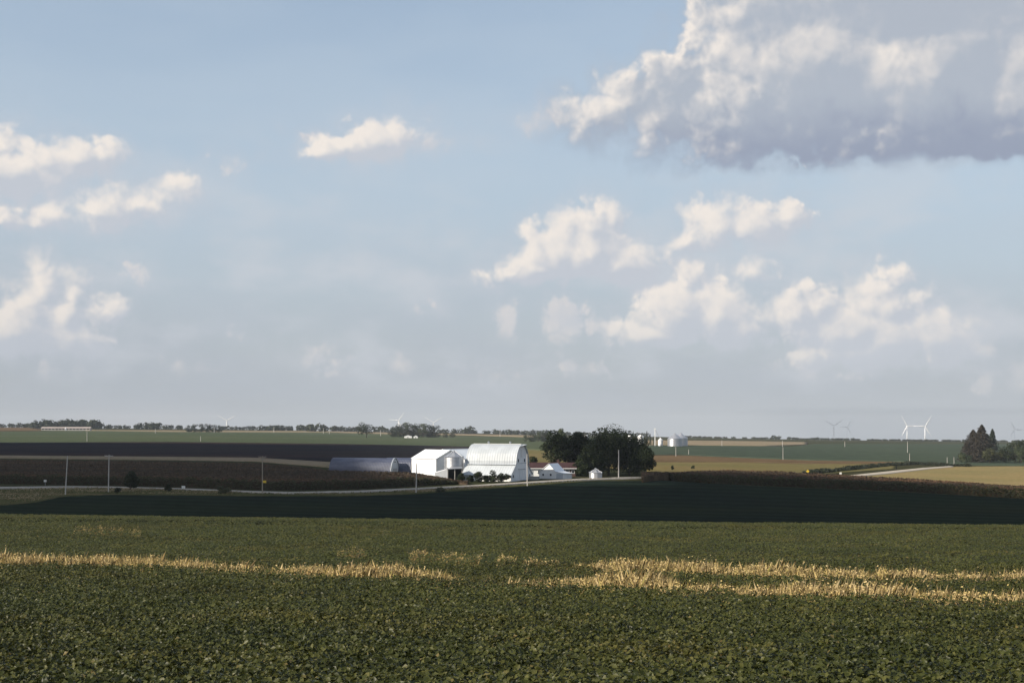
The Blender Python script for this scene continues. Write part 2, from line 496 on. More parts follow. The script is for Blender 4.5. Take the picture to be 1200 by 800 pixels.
# =================================================================== terrain
# image row of the ground at a number of depths, for seven columns of the photograph: a gentle valley between two rises
TD = [15, 22, 40, 60, 100, 160, 185, 210, 260, 300, 350, 400, 430, 465, 500, 560, 640, 750, 900, 1100, 1350, 1700, 2200, 3000, 4500, 8000, 16000, 40000]
TC = [-260, 0, 300, 600, 900, 1200, 1460]
near_rows = [890, 800, 725, 686, 642]
TY = {
    -260: [600, 606, 612, 609, 600, 588, 574, 566, 560, 556, 550, 545, 539.5, 532, 525, 517, 509.5, 504.2, 499.8, 504, 507, 505, 503],
    0:    [602, 607, 613, 610, 600, 588, 574, 566, 560, 556, 550, 545, 539.5, 532, 525, 517, 509.5, 504.2, 499.8, 504, 507, 505, 503],
    300:  [606, 611, 617, 613, 604, 591, 577, 570, 562, 557, 551, 546, 541, 534.5, 527, 519, 511.5, 506.8, 502.6, 507, 510, 507, 505],
    600:  [609, 615, 621, 617, 607, 593, 577.5, 569, 561.5, 556, 551, 546.5, 541.5, 535, 528, 520.5, 515.5, 511, 507.5, 511, 513, 511, 509.5],
    900:  [612, 618, 624, 619, 608, 594, 575, 568, 562, 557.5, 553.5, 549.5, 545, 539.5, 531, 523.5, 518.5, 516, 514, 517, 518.5, 517, 516.5],
    1200: [615, 621, 627, 623, 612, 598, 584, 577.5, 571, 566, 559.5, 553, 547.5, 543.8, 539, 531, 524, 519.8, 517.6, 523, 523, 521, 520],
    1460: [616, 622, 628, 624, 613, 599, 586, 579, 572, 567, 560, 554, 548, 544, 539, 531, 524, 520, 518, 523, 523, 521, 520],
}
nd = 640
LD = np.linspace(math.log(TD[0]), math.log(TD[-1]), nd)
def smooth1(a, k):
    w = np.exp(-0.5 * (np.arange(-3 * k, 3 * k + 1) / k) ** 2); w /= w.sum()
    return np.convolve(np.pad(a, 3 * k, mode='edge'), w, mode='valid')
cols = []
for cpx in TC:
    ys = np.array(near_rows + TY[cpx])
    zz_ = -(ys - YH) / F * np.array(TD)                 # heights relative to the camera
    sl = np.interp(LD, np.log(TD), -(ys - YH) / F)
    zl = sl * np.exp(LD)
    wv = np.clip((np.log(235.0) - LD) / (np.log(235.0) - np.log(175.0)), 0, 1)
    zl = zl - 0.6 * wv                                     # there the rows give the crop canopy, 0.6 m above the soil
    zs = smooth1(zl / np.exp(LD), 5) * np.exp(LD)
    cols.append(zs)
cols = np.array(cols)
fine_px = np.linspace(TC[0], TC[-1], 220)
TAB = np.array([np.interp(fine_px, TC, cols[:, j]) for j in range(nd)]).T      # (220, nd)
for j in range(nd):
    TAB[:, j] = smooth1(TAB[:, j], 9)
Z0 = -2.9
def ground(x, y):
    x = np.asarray(x, float); y = np.asarray(y, float)
    d = np.maximum(y, np.hypot(x, y) * 0.88)
    dd = np.maximum(d, TD[0])
    q = np.where(y > 1e-3, x / np.maximum(y, 1e-3), np.sign(x) * 9)
    px = np.clip(600 + F * q, TC[0], TC[-1] - 1e-6)
    # behind the camera both sides meet smoothly
    back = np.clip(-y / np.maximum(np.hypot(x, y), 1e-6) + 0.1, 0, 1)
    px = px * (1 - back) + 600 * back
    fi = (px - TC[0]) / (TC[-1] - TC[0]) * 219; i0 = np.clip(fi.astype(int), 0, 218); fx = fi - i0
    fj = (np.clip(np.log(dd), LD[0], LD[-1]) - LD[0]) / (LD[-1] - LD[0]) * (nd - 1); j0 = np.clip(fj.astype(int), 0, nd - 2); fy = fj - j0
    z = (TAB[i0, j0] * (1 - fx) * (1 - fy) + TAB[i0 + 1, j0] * fx * (1 - fy) + TAB[i0, j0 + 1] * (1 - fx) * fy + TAB[i0 + 1, j0 + 1] * fx * fy)
    w = np.clip(d / TD[0], 0, 1)
    return np.where(d < TD[0], Z0 * (1 - w) + z * w, z)
YS = np.exp(np.linspace(math.log(15.0), math.log(30000.0), 6000))
def at(px, py, h=0.0):
    """first point along the sight line of a photograph pixel that lies h above the ground"""
    q = (px - 600) / F; s_ = -(py - YH) / F
    g = ground(q * YS, YS) + h - s_ * YS
    i = np.argmax(g > 0) if np.any(g > 0) else len(YS) - 1
    i = max(i, 1)
    g0, g1 = g[i - 1], g[i]
    f = 0 if g1 == g0 else np.clip(-g0 / (g1 - g0), 0, 1)
    Y = YS[i - 1] + (YS[i] - YS[i - 1]) * f
    return np.array([q * Y, Y, float(ground(q * Y, Y))])
def gp(px, d):
    """ground point in a photograph column at depth d"""
    x = (px - 600) / F * d
    return np.array([x, d, float(ground(x, d))])

az_l = np.concatenate([np.linspace(-180, -30, 41)[:-1], np.linspace(-30, 30, 181)[:-1], np.linspace(30, 180, 41)[:-1]])
rr = np.concatenate([[0.5, 2, 5, 9], np.exp(np.linspace(math.log(13.0), math.log(22000.0), 400))])
A_, R_ = np.meshgrid(np.radians(az_l), rr, indexing='ij')
gx, gy = R_ * np.sin(A_), R_ * np.cos(A_)
gz = ground(gx, gy)
na, nr = gx.shape
idx = np.arange(na * nr).reshape(na, nr)
q4 = np.stack([idx, np.roll(idx, -1, 0), np.roll(idx, -1, 0), idx], 0)
f4 = np.stack([idx[:, :-1], idx[:, 1:], np.roll(idx, -1, 0)[:, 1:], np.roll(idx, -1, 0)[:, :-1]], -1).reshape(-1, 4)
M_soil = crop_mat('meadow_soil', (0.040, 0.048, 0.020), (0.062, 0.056, 0.030), pscale=0.01, fine=0.7, bump=0.2)
me = np_mesh('ground', np.stack([gx, gy, gz], -1).reshape(-1, 3), f4, M_soil, k=4)
me.shade_smooth()
tag(link('ground', me), kind='structure')

def poly_at(pts, n):
    xs = np.linspace(pts[0][0], pts[-1][0], n)
    return xs, np.interp(xs, [p[0] for p in pts], [p[1] for p in pts])
def strip(name, far, near, h, material, n=80, rows=24, hf=None, hn=None, rough=0.0, skirt=True, kind='structure', seed=0, taper=0):
    """sheet of crop, grass or gravel draped over the ground between a far and a near edge"""
    xs0, yf = poly_at(far, n); xs1, yn = poly_at(near, n)
    fp = np.array([at(a, b, h if hf is None else hf)[:2] for a, b in zip(xs0, yf)])
    npt = np.array([at(a, b, h if hn is None else hn)[:2] for a, b in zip(xs1, yn)])
    t = np.linspace(0, 1, rows)[:, None, None]
    G = npt[None] * (1 - t) + fp[None] * t
    r2 = np.random.default_rng(seed + 5)
    hs_ = np.full(n, float(h))
    if taper:
        hs_ *= np.clip((n - 1 - np.arange(n)) / taper, 0.12, 1) ** .6
    Z = ground(G[..., 0], G[..., 1]) + hs_[None] + rough * (r2.random(G.shape[:2]) - 0.5)
    V = np.concatenate([G, Z[..., None]], -1)
    co = V.reshape(-1, 3); ii = np.arange(rows * n).reshape(rows, n)
    fs = np.stack([ii[:-1, :-1], ii[:-1, 1:], ii[1:, 1:], ii[1:, :-1]], -1).reshape(-1, 4)
    if skirt:
        ring = np.concatenate([ii[0], ii[1:, -1], ii[-1, -2::-1], ii[-2:0:-1, 0]])
        low = co[ring].copy(); low[:, 2] = ground(low[:, 0], low[:, 1]) - 0.5
        k0 = len(co); co = np.concatenate([co, low])
        m_ = np.arange(len(ring)); m2 = (m_ + 1) % len(ring)
        fs = np.concatenate([fs, np.stack([ring[m_], k0 + m_, k0 + m2, ring[m2]], -1)])
    me = np_mesh(name, co, fs, material, k=4)
    o = link(name, me)
    tag(o, kind=kind)
    return o, V

# =================================================================== fields, roads and verges
M_soyfar = crop_mat('soybean_canopy_far', (0.034, 0.056, 0.020), (0.046, 0.064, 0.022), rows=(3.0, 1.0, 0.35), pscale=0.012, fine=0.5)
M_valley = crop_mat('valley_crop', (0.015, 0.024, 0.019), (0.021, 0.034, 0.020), rows=(14.0, 1.25, 0.5), pscale=0.014, fine=0.3, third=(0.030, 0.038, 0.020))  # tones darker than foliage: part of the cloud shade is put into the colour
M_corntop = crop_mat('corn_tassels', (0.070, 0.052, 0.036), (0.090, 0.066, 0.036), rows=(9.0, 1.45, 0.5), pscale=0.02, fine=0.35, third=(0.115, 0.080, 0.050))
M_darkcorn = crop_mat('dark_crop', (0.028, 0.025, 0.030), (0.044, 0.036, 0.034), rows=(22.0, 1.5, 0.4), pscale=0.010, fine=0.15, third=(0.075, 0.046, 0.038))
M_gravel = mat('gravel', (0.37, 0.335, 0.285), 0.95, 0.25, 0.5, bump=0.02, bscale=6)
M_gravel2 = mat('pale_gravel', (0.44, 0.385, 0.31), 0.95, 0.2, 0.3, bump=0.02, bscale=6)
M_tan = crop_mat('ripe_stubble', (0.330, 0.250, 0.115), (0.250, 0.215, 0.095), rows=(5.0, 1.35, 0.25), pscale=0.02, fine=0.5, third=(0.36, 0.27, 0.14))
M_gold = crop_mat('ripening_field', (0.200, 0.155, 0.070), (0.150, 0.140, 0.055), pscale=0.010, fine=0.3, third=(0.125, 0.120, 0.050))
M_rust = crop_mat('rust_field', (0.130, 0.088, 0.050), (0.170, 0.115, 0.062), pscale=0.01, fine=0.25)
M_green = crop_mat('green_field', (0.072, 0.092, 0.052), (0.090, 0.108, 0.058), pscale=0.004, fine=0.12, third=(0.105, 0.115, 0.070))
M_green2 = crop_mat('deep_green_field', (0.052, 0.072, 0.050), (0.066, 0.086, 0.056), pscale=0.004, fine=0.12)
M_palestrip = crop_mat('pale_strip', (0.30, 0.235, 0.16), (0.24, 0.20, 0.12), pscale=0.01, fine=0.3)
M_verge = crop_mat('verge_grass', (0.105, 0.098, 0.042), (0.068, 0.075, 0.030), pscale=0.05, fine=0.8, third=(0.17, 0.135, 0.07))

road_l = [(-90, 570.6), (0, 570), (80, 569.2), (130, 569.6), (210, 571.6), (300, 575), (340, 576), (420, 574.4), (490, 571.2), (560, 567.6), (620, 564.0), (680, 560.4), (720, 559), (780, 557.6)]
def off(pts, d):
    return [(x, y + (d(x) if callable(d) else d)) for x, y in pts]
rw = lambda x: float(np.interp(x, [-90, 60, 90, 280, 330, 700, 780], [1.7, 1.7, .9, .9, 1.5, 1.8, 1.5]))
strip('gravel_road', road_l, off(road_l, rw), 0.5, M_gravel, n=160, rows=4)
verge_near = [(-90, 592), (0, 591), (40, 588), (72, 581), (130, 578.6), (300, 580.2), (420, 580), (490, 577.6), (600, 570), (640, 567), (700, 562.6), (780, 560.8)]
strip('verge', off(road_l, lambda x: rw(x) + .5), verge_near, 0.2, M_verge, n=160, rows=14, rough=0.15)
field_far = [(-300, 596), (-90, 592.6), (0, 591.5), (40, 588.4), (72, 581.4), (130, 579), (300, 580.6), (420, 580.4), (490, 578), (600, 570.4), (640, 567.4), (700, 563), (780, 562.6), (900, 569.5), (1000, 573.5), (1100, 578), (1200, 584), (1460, 592)]
# crop of the valley, from behind the near rise up to the road
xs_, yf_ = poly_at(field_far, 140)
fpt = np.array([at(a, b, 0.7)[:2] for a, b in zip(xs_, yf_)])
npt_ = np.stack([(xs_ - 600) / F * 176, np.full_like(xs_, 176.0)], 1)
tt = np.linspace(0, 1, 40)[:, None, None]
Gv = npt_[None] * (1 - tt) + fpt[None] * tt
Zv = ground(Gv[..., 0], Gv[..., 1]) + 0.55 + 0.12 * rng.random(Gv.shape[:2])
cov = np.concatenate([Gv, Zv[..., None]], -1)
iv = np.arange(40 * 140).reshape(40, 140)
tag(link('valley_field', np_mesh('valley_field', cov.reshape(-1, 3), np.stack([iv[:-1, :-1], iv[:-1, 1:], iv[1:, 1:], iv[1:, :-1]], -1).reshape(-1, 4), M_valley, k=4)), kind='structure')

corn_l_far = [(-200, 538.4), (0, 539), (200, 541), (300, 543), (330, 545), (390, 551.6), (490, 554.4), (548, 559.6)]
corn_l_near = [(-200, 564.6), (0, 566.4), (80, 567.8), (130, 568.4), (210, 570.2), (300, 573.6), (340, 574.4), (420, 572.8), (490, 569.4), (548, 566.6)]
_, V_cl = strip('corn_field', corn_l_far, corn_l_near, 2.3, M_corntop, n=150, rows=40, hn=0.0, rough=0.35, seed=1, taper=14)
corn_r_far = [(752, 558.6), (790, 554.4), (815, 552.4), (850, 551.4), (900, 552.2), (950, 554.6), (1000, 557.6), (1060, 561.0), (1120, 564.8), (1200, 570.6), (1420, 582)]
corn_r_near = [(752, 561.8), (800, 564), (850, 567), (900, 569.2), (1000, 573.2), (1100, 577.8), (1200, 583.8), (1420, 592)]
_, V_cr = strip('corn_field', corn_r_far, corn_r_near, 2.3, M_corntop, n=150, rows=20, hn=0.0, rough=0.35, seed=2)

strip('pale_grass_strip', [(-260, 532.6), (0, 533.0), (200, 534.6), (300, 535.6), (392, 541.0)], [(-260, 536.2), (0, 536.4), (200, 538.4), (300, 540.0), (392, 547.4)], 0.3, M_palestrip, n=60, rows=6)
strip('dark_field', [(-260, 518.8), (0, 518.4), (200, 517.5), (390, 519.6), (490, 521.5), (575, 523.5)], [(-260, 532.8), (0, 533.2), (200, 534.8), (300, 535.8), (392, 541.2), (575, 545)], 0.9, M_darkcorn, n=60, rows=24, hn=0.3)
strip('green_field', [(-260, 506.4), (0, 505.4), (100, 504.4), (200, 505.8), (390, 506.6), (500, 509.6), (640, 512.5), (700, 513)], [(-260, 518.9), (0, 518.5), (200, 517.6), (390, 519.7), (490, 521.6), (575, 523.6), (640, 527), (700, 530)], 0.6, M_green, n=80, rows=24, hn=0.9)
strip('ripe_field', [(575, 523.8), (640, 527.2), (762, 531)], [(575, 545.2), (640, 546), (762, 549)], 0.3, M_gold, n=30, rows=16)
strip('hazy_far_field', [(-200, 500.6), (0, 500.6), (100, 501.0), (240, 502.4)], [(-200, 506.4), (0, 505.2), (100, 504.2), (240, 504.0)], 0.3, M_rust, n=40, rows=10)
strip('pale_far_field', [(100, 503.4), (200, 503.9), (390, 505.0), (560, 508.5), (640, 510)], [(100, 504.6), (200, 506.0), (390, 506.8), (560, 510.0), (640, 512.4)], 0.3, M_palestrip, n=40, rows=6)
strip('rust_field', [(758, 533), (800, 532.8), (870, 536.0), (950, 539.0), (1050, 540.6), (1090, 541.0)], [(758, 541), (800, 541), (870, 541.0), (950, 543.0), (1050, 543.4), (1090, 543.6)], 0.35, M_rust, n=60, rows=10)
strip('ripening_field', [(758, 541.2), (870, 541.2), (950, 543.2), (1050, 543.4)], [(758, 558), (790, 555), (850, 553.4), (950, 556.4), (1050, 549)], 0.3, M_gold, n=60, rows=16)
strip('deep_green_field', [(758, 521.5), (800, 521.6), (850, 522.0), (930, 522.8), (955, 519.8), (1000, 519.6), (1130, 519.8), (1300, 520.5)], [(758, 533.2), (800, 533.0), (870, 536.2), (950, 539.2), (1050, 540.8), (1130, 544.6), (1300, 546)], 0.6, M_green2, n=80, rows=24, hn=0.35)
strip('pale_far_field', [(758, 515.6), (820, 516.0), (900, 516.8), (946, 517.6)], [(758, 521.4), (820, 521.6), (900, 522.4), (946, 520.6)], 0.5, M_palestrip, n=40, rows=8)
strip('stubble_field', [(1000, 558.4), (1045, 554.6), (1085, 550.0), (1116, 546.4), (1200, 546.0), (1420, 548)], [(1000, 559.6), (1060, 562), (1120, 566), (1200, 571.6), (1300, 577), (1420, 584)], 0.3, M_tan, n=90, rows=24)
strip('gravel_lane', [(984, 557.4), (1000, 556.2), (1040, 552.0), (1080, 548.0), (1116, 545.6)], [(984, 558.8), (1000, 558.4), (1045, 554.4), (1085, 549.6), (1118, 546.6)], 0.4, M_gravel2, n=50, rows=5)

# ------------------------------------------------------------------ foreground soybeans
def vnoise(x, y, seed, scale):
    """smooth value noise"""
    g = np.random.default_rng(seed).random((64, 64))
    u, v = x / scale, y / scale
    i, j = np.floor(u).astype(int), np.floor(v).astype(int)
    fu, fv = u - i, v - j
    fu, fv = fu * fu * (3 - 2 * fu), fv * fv * (3 - 2 * fv)
    a = g[i % 64, j % 64]; b = g[(i + 1) % 64, j % 64]; c = g[i % 64, (j + 1) % 64]; d = g[(i + 1) % 64, (j + 1) % 64]
    return (a * (1 - fu) + b * fu) * (1 - fv) + (c * (1 - fu) + d * fu) * fv
def to_px(x, y, z):
    return 600 + F * x / y, YH - F * z / y
def band(n, y0, y1, spread=0.44, p=1.0):
    """points spread evenly over the wedge of ground in view between two depths"""
    u = rng.random(n)
    y = np.sqrt(y0 ** 2 + u * (y1 ** 2 - y0 ** 2))
    x = (rng.random(n) * 2 - 1) * (y * spread + 2.5)
    return x, y

# dry grass left standing in the waterways: (x, base row, depth in rows, height m, density) along each strip
GR = [
    [(-160, 664, 6, .75, 1.0), (0, 665, 6, .80, 1.0), (100, 666, 6, .72, .9), (200, 669, 6, .75, .95), (260, 672, 5, .6, .45), (330, 676, 6, .6, .5), (400, 680, 6, .8, .9), (470, 682, 6, .85, .95), (520, 684, 5, .6, .35), (560, 686, 4, .4, .08), (640, 690, 4, .45, .12), (680, 691, 5, .55, .45),
     (720, 693, 7, .85, 1.0), (765, 695, 6, .8, .9), (800, 698, 6, .6, .6), (880, 702, 6, .55, .6), (960, 705, 7, .7, .85), (1040, 707, 6, .65, .75), (1120, 711, 6, .6, .7), (1200, 712, 6, .65, .7), (1360, 716, 6, .7, .8)],
    [(672, 667, 3, .5, .25), (706, 670, 3, .7, .35), (720, 672, 6, .8, 1.0), (800, 674, 6, .8, 1.0), (860, 678, 6, .7, .8), (895, 680, 6, .9, 1.0), (960, 683, 6, .75, .9), (1010, 684, 6, .6, .55), (1040, 683, 6, .9, .95), (1090, 684, 6, .5, .5), (1200, 683, 5, .7, .6), (1360, 684, 5, .7, .6)],
    [(480, 652, 2, .5, .5), (500, 654, 2.5, .6, .9), (530, 655, 2.5, .5, .7), (562, 657, 2, .45, .6)],
    [(583, 659, 2, .6, .6), (602, 660, 2, .6, .5)],
    [(395, 645, 1.5, .4, .3), (428, 647, 1.5, .4, .3)],
    [(612, 664, 2, .6, .2), (664, 667, 2, .6, .25)],
    [(85, 621, 1.5, .6, .12), (165, 624, 1.5, .6, .14)],
]
def grass_amount(px, py):
    """how much of the ground at a photograph position belongs to a grass strip"""
    m = np.zeros_like(px)
    for st in GR[:2]:
        xs = [s_[0] for s_ in st]
        b = np.interp(px, xs, [s_[1] for s_ in st]); dp = np.interp(px, xs, [s_[2] for s_ in st]); de = np.interp(px, xs, [s_[4] for s_ in st])
        inside = (py < b + 0.5) & (py > b - dp) & (px > xs[0]) & (px < xs[-1])
        m = np.maximum(m, np.where(inside, de, 0))
    return m

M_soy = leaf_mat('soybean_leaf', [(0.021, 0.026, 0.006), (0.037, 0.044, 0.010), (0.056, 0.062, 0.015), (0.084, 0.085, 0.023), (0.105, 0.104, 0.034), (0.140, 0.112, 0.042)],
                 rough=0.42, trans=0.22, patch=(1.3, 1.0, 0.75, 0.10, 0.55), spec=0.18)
def soy(name, n, y0, y1, smin, smax, rows_amp, layer, tilt, sdev, gap, tone=0.0):
    x, y = band(n, y0, y1)
    g = ground(x, y)
    hgt = 0.52 + 0.16 * vnoise(x, y, 1, 1.1) + 0.22 * vnoise(x, y, 2, 0.30) + 0.10 * vnoise(x, y, 3, 6.0)
    rowc = x * math.cos(0.55) - y * math.sin(0.55)
    hgt = hgt + rows_amp * np.cos(rowc * 2 * math.pi / 0.76)
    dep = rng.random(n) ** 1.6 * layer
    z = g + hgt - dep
    px, py = to_px(x, y, g + 0.5)
    keep = rng.random(n) > grass_amount(px, py) * 0.85
    # thin spots where dark gaps show
    keep &= (vnoise(x, y, 9, 0.7) > gap) | (rng.random(n) < 0.4)
    x, y, z, dep = x[keep], y[keep], z[keep], dep[keep]; n = len(x)
    size = smin + (smax - smin) * rng.random(n)
    nr_ = np.stack([rng.normal(0, tilt, n) - 0.15, rng.normal(0, tilt, n) - 0.25, np.full(n, 1.0)], 1)
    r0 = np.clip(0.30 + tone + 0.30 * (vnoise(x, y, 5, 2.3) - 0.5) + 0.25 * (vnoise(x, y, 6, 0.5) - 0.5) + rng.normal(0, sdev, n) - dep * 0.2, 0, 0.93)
    old = rng.random(n) < 0.006
    r0[old] = 1.0
    me = leaf_cards(name, np.stack([x, y, z], 1), size, nr_, rng.random(n) * 6.283, 0.62 + 0.2 * rng.random(n), M_soy, r0, 0.18)
    return me
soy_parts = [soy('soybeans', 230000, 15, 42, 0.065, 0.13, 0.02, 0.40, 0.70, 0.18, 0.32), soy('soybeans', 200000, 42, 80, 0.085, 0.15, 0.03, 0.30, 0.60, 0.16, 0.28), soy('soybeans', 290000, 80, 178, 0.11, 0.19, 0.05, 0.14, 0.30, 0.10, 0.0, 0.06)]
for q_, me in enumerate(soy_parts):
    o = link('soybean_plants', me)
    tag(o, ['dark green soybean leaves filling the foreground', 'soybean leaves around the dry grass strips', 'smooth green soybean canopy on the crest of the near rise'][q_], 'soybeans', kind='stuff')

M_dry = leaf_mat('dry_grass', [(0.36, 0.33, 0.09), (0.55, 0.43, 0.17), (0.68, 0.52, 0.26), (0.76, 0.62, 0.37)], rough=0.7, trans=0.3, spec=0.15)
M_yel = leaf_mat('green_grass', [(0.14, 0.17, 0.035), (0.28, 0.28, 0.06), (0.44, 0.38, 0.12)], rough=0.7, trans=0.3, spec=0.15)
def blades(name, base, hgt, width, lean, material, rnd):
    n = len(base)
    a = rng.random(n) * 6.283
    side = np.stack([np.cos(a), np.sin(a), np.zeros(n)], 1)
    side[:, 1] *= 0.4
    up = np.array([0, 0, 1.0])
    ln = np.stack([rng.normal(0.10, 0.16, n), rng.normal(0, 0.18, n), np.zeros(n)], 1) * lean
    co = np.empty((n, 4, 3))
    h_ = hgt[:, None]
    mid = base + up * h_ * 0.62 + ln * h_ * 0.4
    co[:, 0] = base
    co[:, 1] = mid + side * width[:, None]
    co[:, 2] = base + up * h_ * 0.97 + ln * h_ * 1.05
    co[:, 3] = mid - side * width[:, None]
    i = np.arange(n)[:, None] * 4
    f = np.concatenate([i + np.array([[0, 2, 1]]), i + np.array([[0, 3, 2]])], 1).reshape(-1, 3)
    return np_mesh(name, co.reshape(-1, 3), f, material, np.repeat(rnd, 2))
GL = ['dry tan grass strip in front, crossing the soybeans from edge to edge', 'second dry grass strip, behind the front one on the right', 'small patch of pale grass in the soybeans left of centre',
      'lone tuft of pale grass in the middle of the soybeans', 'thin wisp of grass furthest left of the small patches', 'sparse dry stalks between the two grass patches', 'thin line of pale grass on the left crest']
for si, st in enumerate(GR):
    xs = np.array([s_[0] for s_ in st], float)
    n = int((xs[-1] - xs[0]) * (190 if si < 2 else 90)) + 60
    px = xs[0] + rng.random(n) * (xs[-1] - xs[0])
    b = np.interp(px, xs, [s_[1] for s_ in st]); dp = np.interp(px, xs, [s_[2] for s_ in st])
    hh = np.interp(px, xs, [s_[3] for s_ in st]); de = np.interp(px, xs, [s_[4] for s_ in st])
    py = b - rng.random(n) * dp
    # rows of the ground surface: solve depth once on a coarse table
    tx = np.linspace(xs[0], xs[-1], 40); ty = np.linspace(np.min(b - dp) - 1, np.max(b) + 1, 24)
    tabY = np.array([[at(a_, b_, 0.5)[1] for b_ in ty] for a_ in tx])
    fi = (px - tx[0]) / (tx[-1] - tx[0]) * 39; i0 = np.clip(fi.astype(int), 0, 38); fx = fi - i0
    fj = (py - ty[0]) / (ty[-1] - ty[0]) * 23; j0 = np.clip(fj.astype(int), 0, 22); fy = fj - j0
    Y = tabY[i0, j0] * (1 - fx) * (1 - fy) + tabY[i0 + 1, j0] * fx * (1 - fy) + tabY[i0, j0 + 1] * (1 - fx) * fy + tabY[i0 + 1, j0 + 1] * fx * fy
    X = (px - 600) / F * Y
    cl = vnoise(X, Y, 21 + si, 1.0) * 0.6 + vnoise(X, Y, 31 + si, 0.35) * 0.4
    keep = rng.random(n) < de * np.clip((cl - 0.26) * 2.4, 0.03, 1)
    X, Y, hh, cl = X[keep], Y[keep], hh[keep], cl[keep]; n = len(X)
    base = np.stack([X, Y, ground(X, Y) + 0.05], 1)
    hgt = (0.34 + hh * (0.32 + 0.58 * cl)) * (0.55 + 0.62 * rng.random(n)) * np.where(rng.random(n) < .07, 1.3, 1.0)
    rnd = np.clip(0.15 + 0.75 * cl * 0.6 + rng.normal(0.15, 0.18, n), 0, 1)
    tag(link('dry_grass', blades('dry_grass', base, hgt, 0.004 + 0.007 * rng.random(n), 0.9, M_dry, rnd)), GL[si], 'grass', kind='stuff')
    # fuzzy seed heads near the tips
    k = rng.random(n) < (0.14 if si < 2 else 0.2)
    tip = base[k] + np.stack([hgt[k] * .10, 0 * hgt[k], hgt[k] * (.78 + .2 * rng.random(k.sum()))], 1) + rng.normal(0, .04, (k.sum(), 3))
    nk = int(k.sum())
    tag(link('grass_seed_heads', leaf_cards('grass_seed_heads', tip, 0.06 + .07 * rng.random(nk), np.stack([rng.normal(-.5, .6, nk), np.full(nk, -1.0), rng.normal(.2, .3, nk)], 1), rng.random(nk) * 6.28, .4 + .2 * rng.random(nk), M_dry, np.clip(rnd[k] - .08, 0, 1))),
        'feathery seed heads of the ' + GL[si], 'grass', kind='stuff')
    if si < 2:
        k = rng.random(n) < 0.5
        bs = base[k].copy(); bs[:, 1] -= rng.random(k.sum()) * 0.9
        tag(link('green_grass', blades('green_grass', bs, hgt[k] * 0.62, 0.03 + 0.02 * rng.random(k.sum()), 1.3, M_yel, rng.random(k.sum()))),
            ['yellow green grass at the foot of the front dry strip', 'yellow green grass at the foot of the rear dry strip'][si], 'grass', kind='stuff')

# ------------------------------------------------------------------ corn plants along the field edges and tassels on top
M_corn = leaf_mat('corn_leaf', [(0.020, 0.028, 0.010), (0.034, 0.042, 0.014), (0.052, 0.052, 0.020), (0.10, 0.08, 0.04)], rough=0.6, trans=0.25)
M_tassel = leaf_mat('corn_tassel', [(0.038, 0.032, 0.022), (0.060, 0.044, 0.030), (0.085, 0.062, 0.042)], rough=0.8, trans=0.2, patch=(2.0, 1.55, 1.25, 0.05, 1.0, (0.06, 1.0, 0)))
def corn_plants(V, n_edge, n_top, label1, label2):
    e = V[0]; seg = np.linalg.norm(np.diff(e[:, :2], axis=0), axis=1); cum = np.concatenate([[0], np.cumsum(seg)])
    u = rng.random(n_edge) * cum[-1]
    x = np.interp(u, cum, e[:, 0]) + rng.normal(0, 0.3, n_edge); y = np.interp(u, cum, e[:, 1]) + rng.uniform(-1.0, 2.5, n_edge)
    top = 2.0 + 0.8 * vnoise(u * 1.0, y * 0, 41, 2.2) + 0.5 * vnoise(u, y * 0, 42, 0.7)
    h_ = top * rng.random(n_edge) ** 0.8 * np.clip(np.interp(u, cum, e[:, 2] - ground(e[:, 0], e[:, 1])) / 2.3, .1, 1)
    z = ground(x, y) + h_
    me = leaf_cards('corn_edge', np.stack([x, y, z], 1), 0.45 + 0.45 * rng.random(n_edge), np.stack([rng.normal(0, .6, n_edge), rng.normal(-.7, .5, n_edge), rng.normal(.3, .4, n_edge)], 1),
                    rng.random(n_edge) * 6.28, 0.25 + 0.2 * rng.random(n_edge), M_corn, np.clip(rng.random(n_edge) * 0.7 + 0.3 * h_ / 3, 0, 1))
    tag(link('corn_plants', me), label1, 'corn', kind='stuff')
    r_, c_ = V.shape[:2]
    i = rng.random(n_top) ** 1.3 * (r_ - 1.001); j = rng.random(n_top) * (c_ - 1.001)
    i0, j0 = i.astype(int), j.astype(int); fi, fj = (i - i0)[:, None], (j - j0)[:, None]
    P = V[i0, j0] * (1 - fi) * (1 - fj) + V[i0 + 1, j0] * fi * (1 - fj) + V[i0, j0 + 1] * (1 - fi) * fj + V[i0 + 1, j0 + 1] * fi * fj
    P[:, 2] += rng.random(n_top) * 0.4 - 0.05
    me = leaf_cards('corn_tops', P, 0.5 + 0.4 * rng.random(n_top), rng.normal(0, 1, (n_top, 3)) + np.array([0, -.4, .3]), rng.random(n_top) * 6.28, 0.3 + 0.2 * rng.random(n_top), M_tassel, rng.random(n_top))
    tag(link('corn_tassels', me), label2, 'corn', kind='stuff')
corn_plants(V_cl, 26000, 50000, 'dark front edge of the corn along the road on the left', 'brownish tassels of the corn left of the farm')
corn_plants(V_cr, 26000, 26000, 'dark front edge of the corn below the tan field on the right', 'brownish tassels of the corn strip on the right')
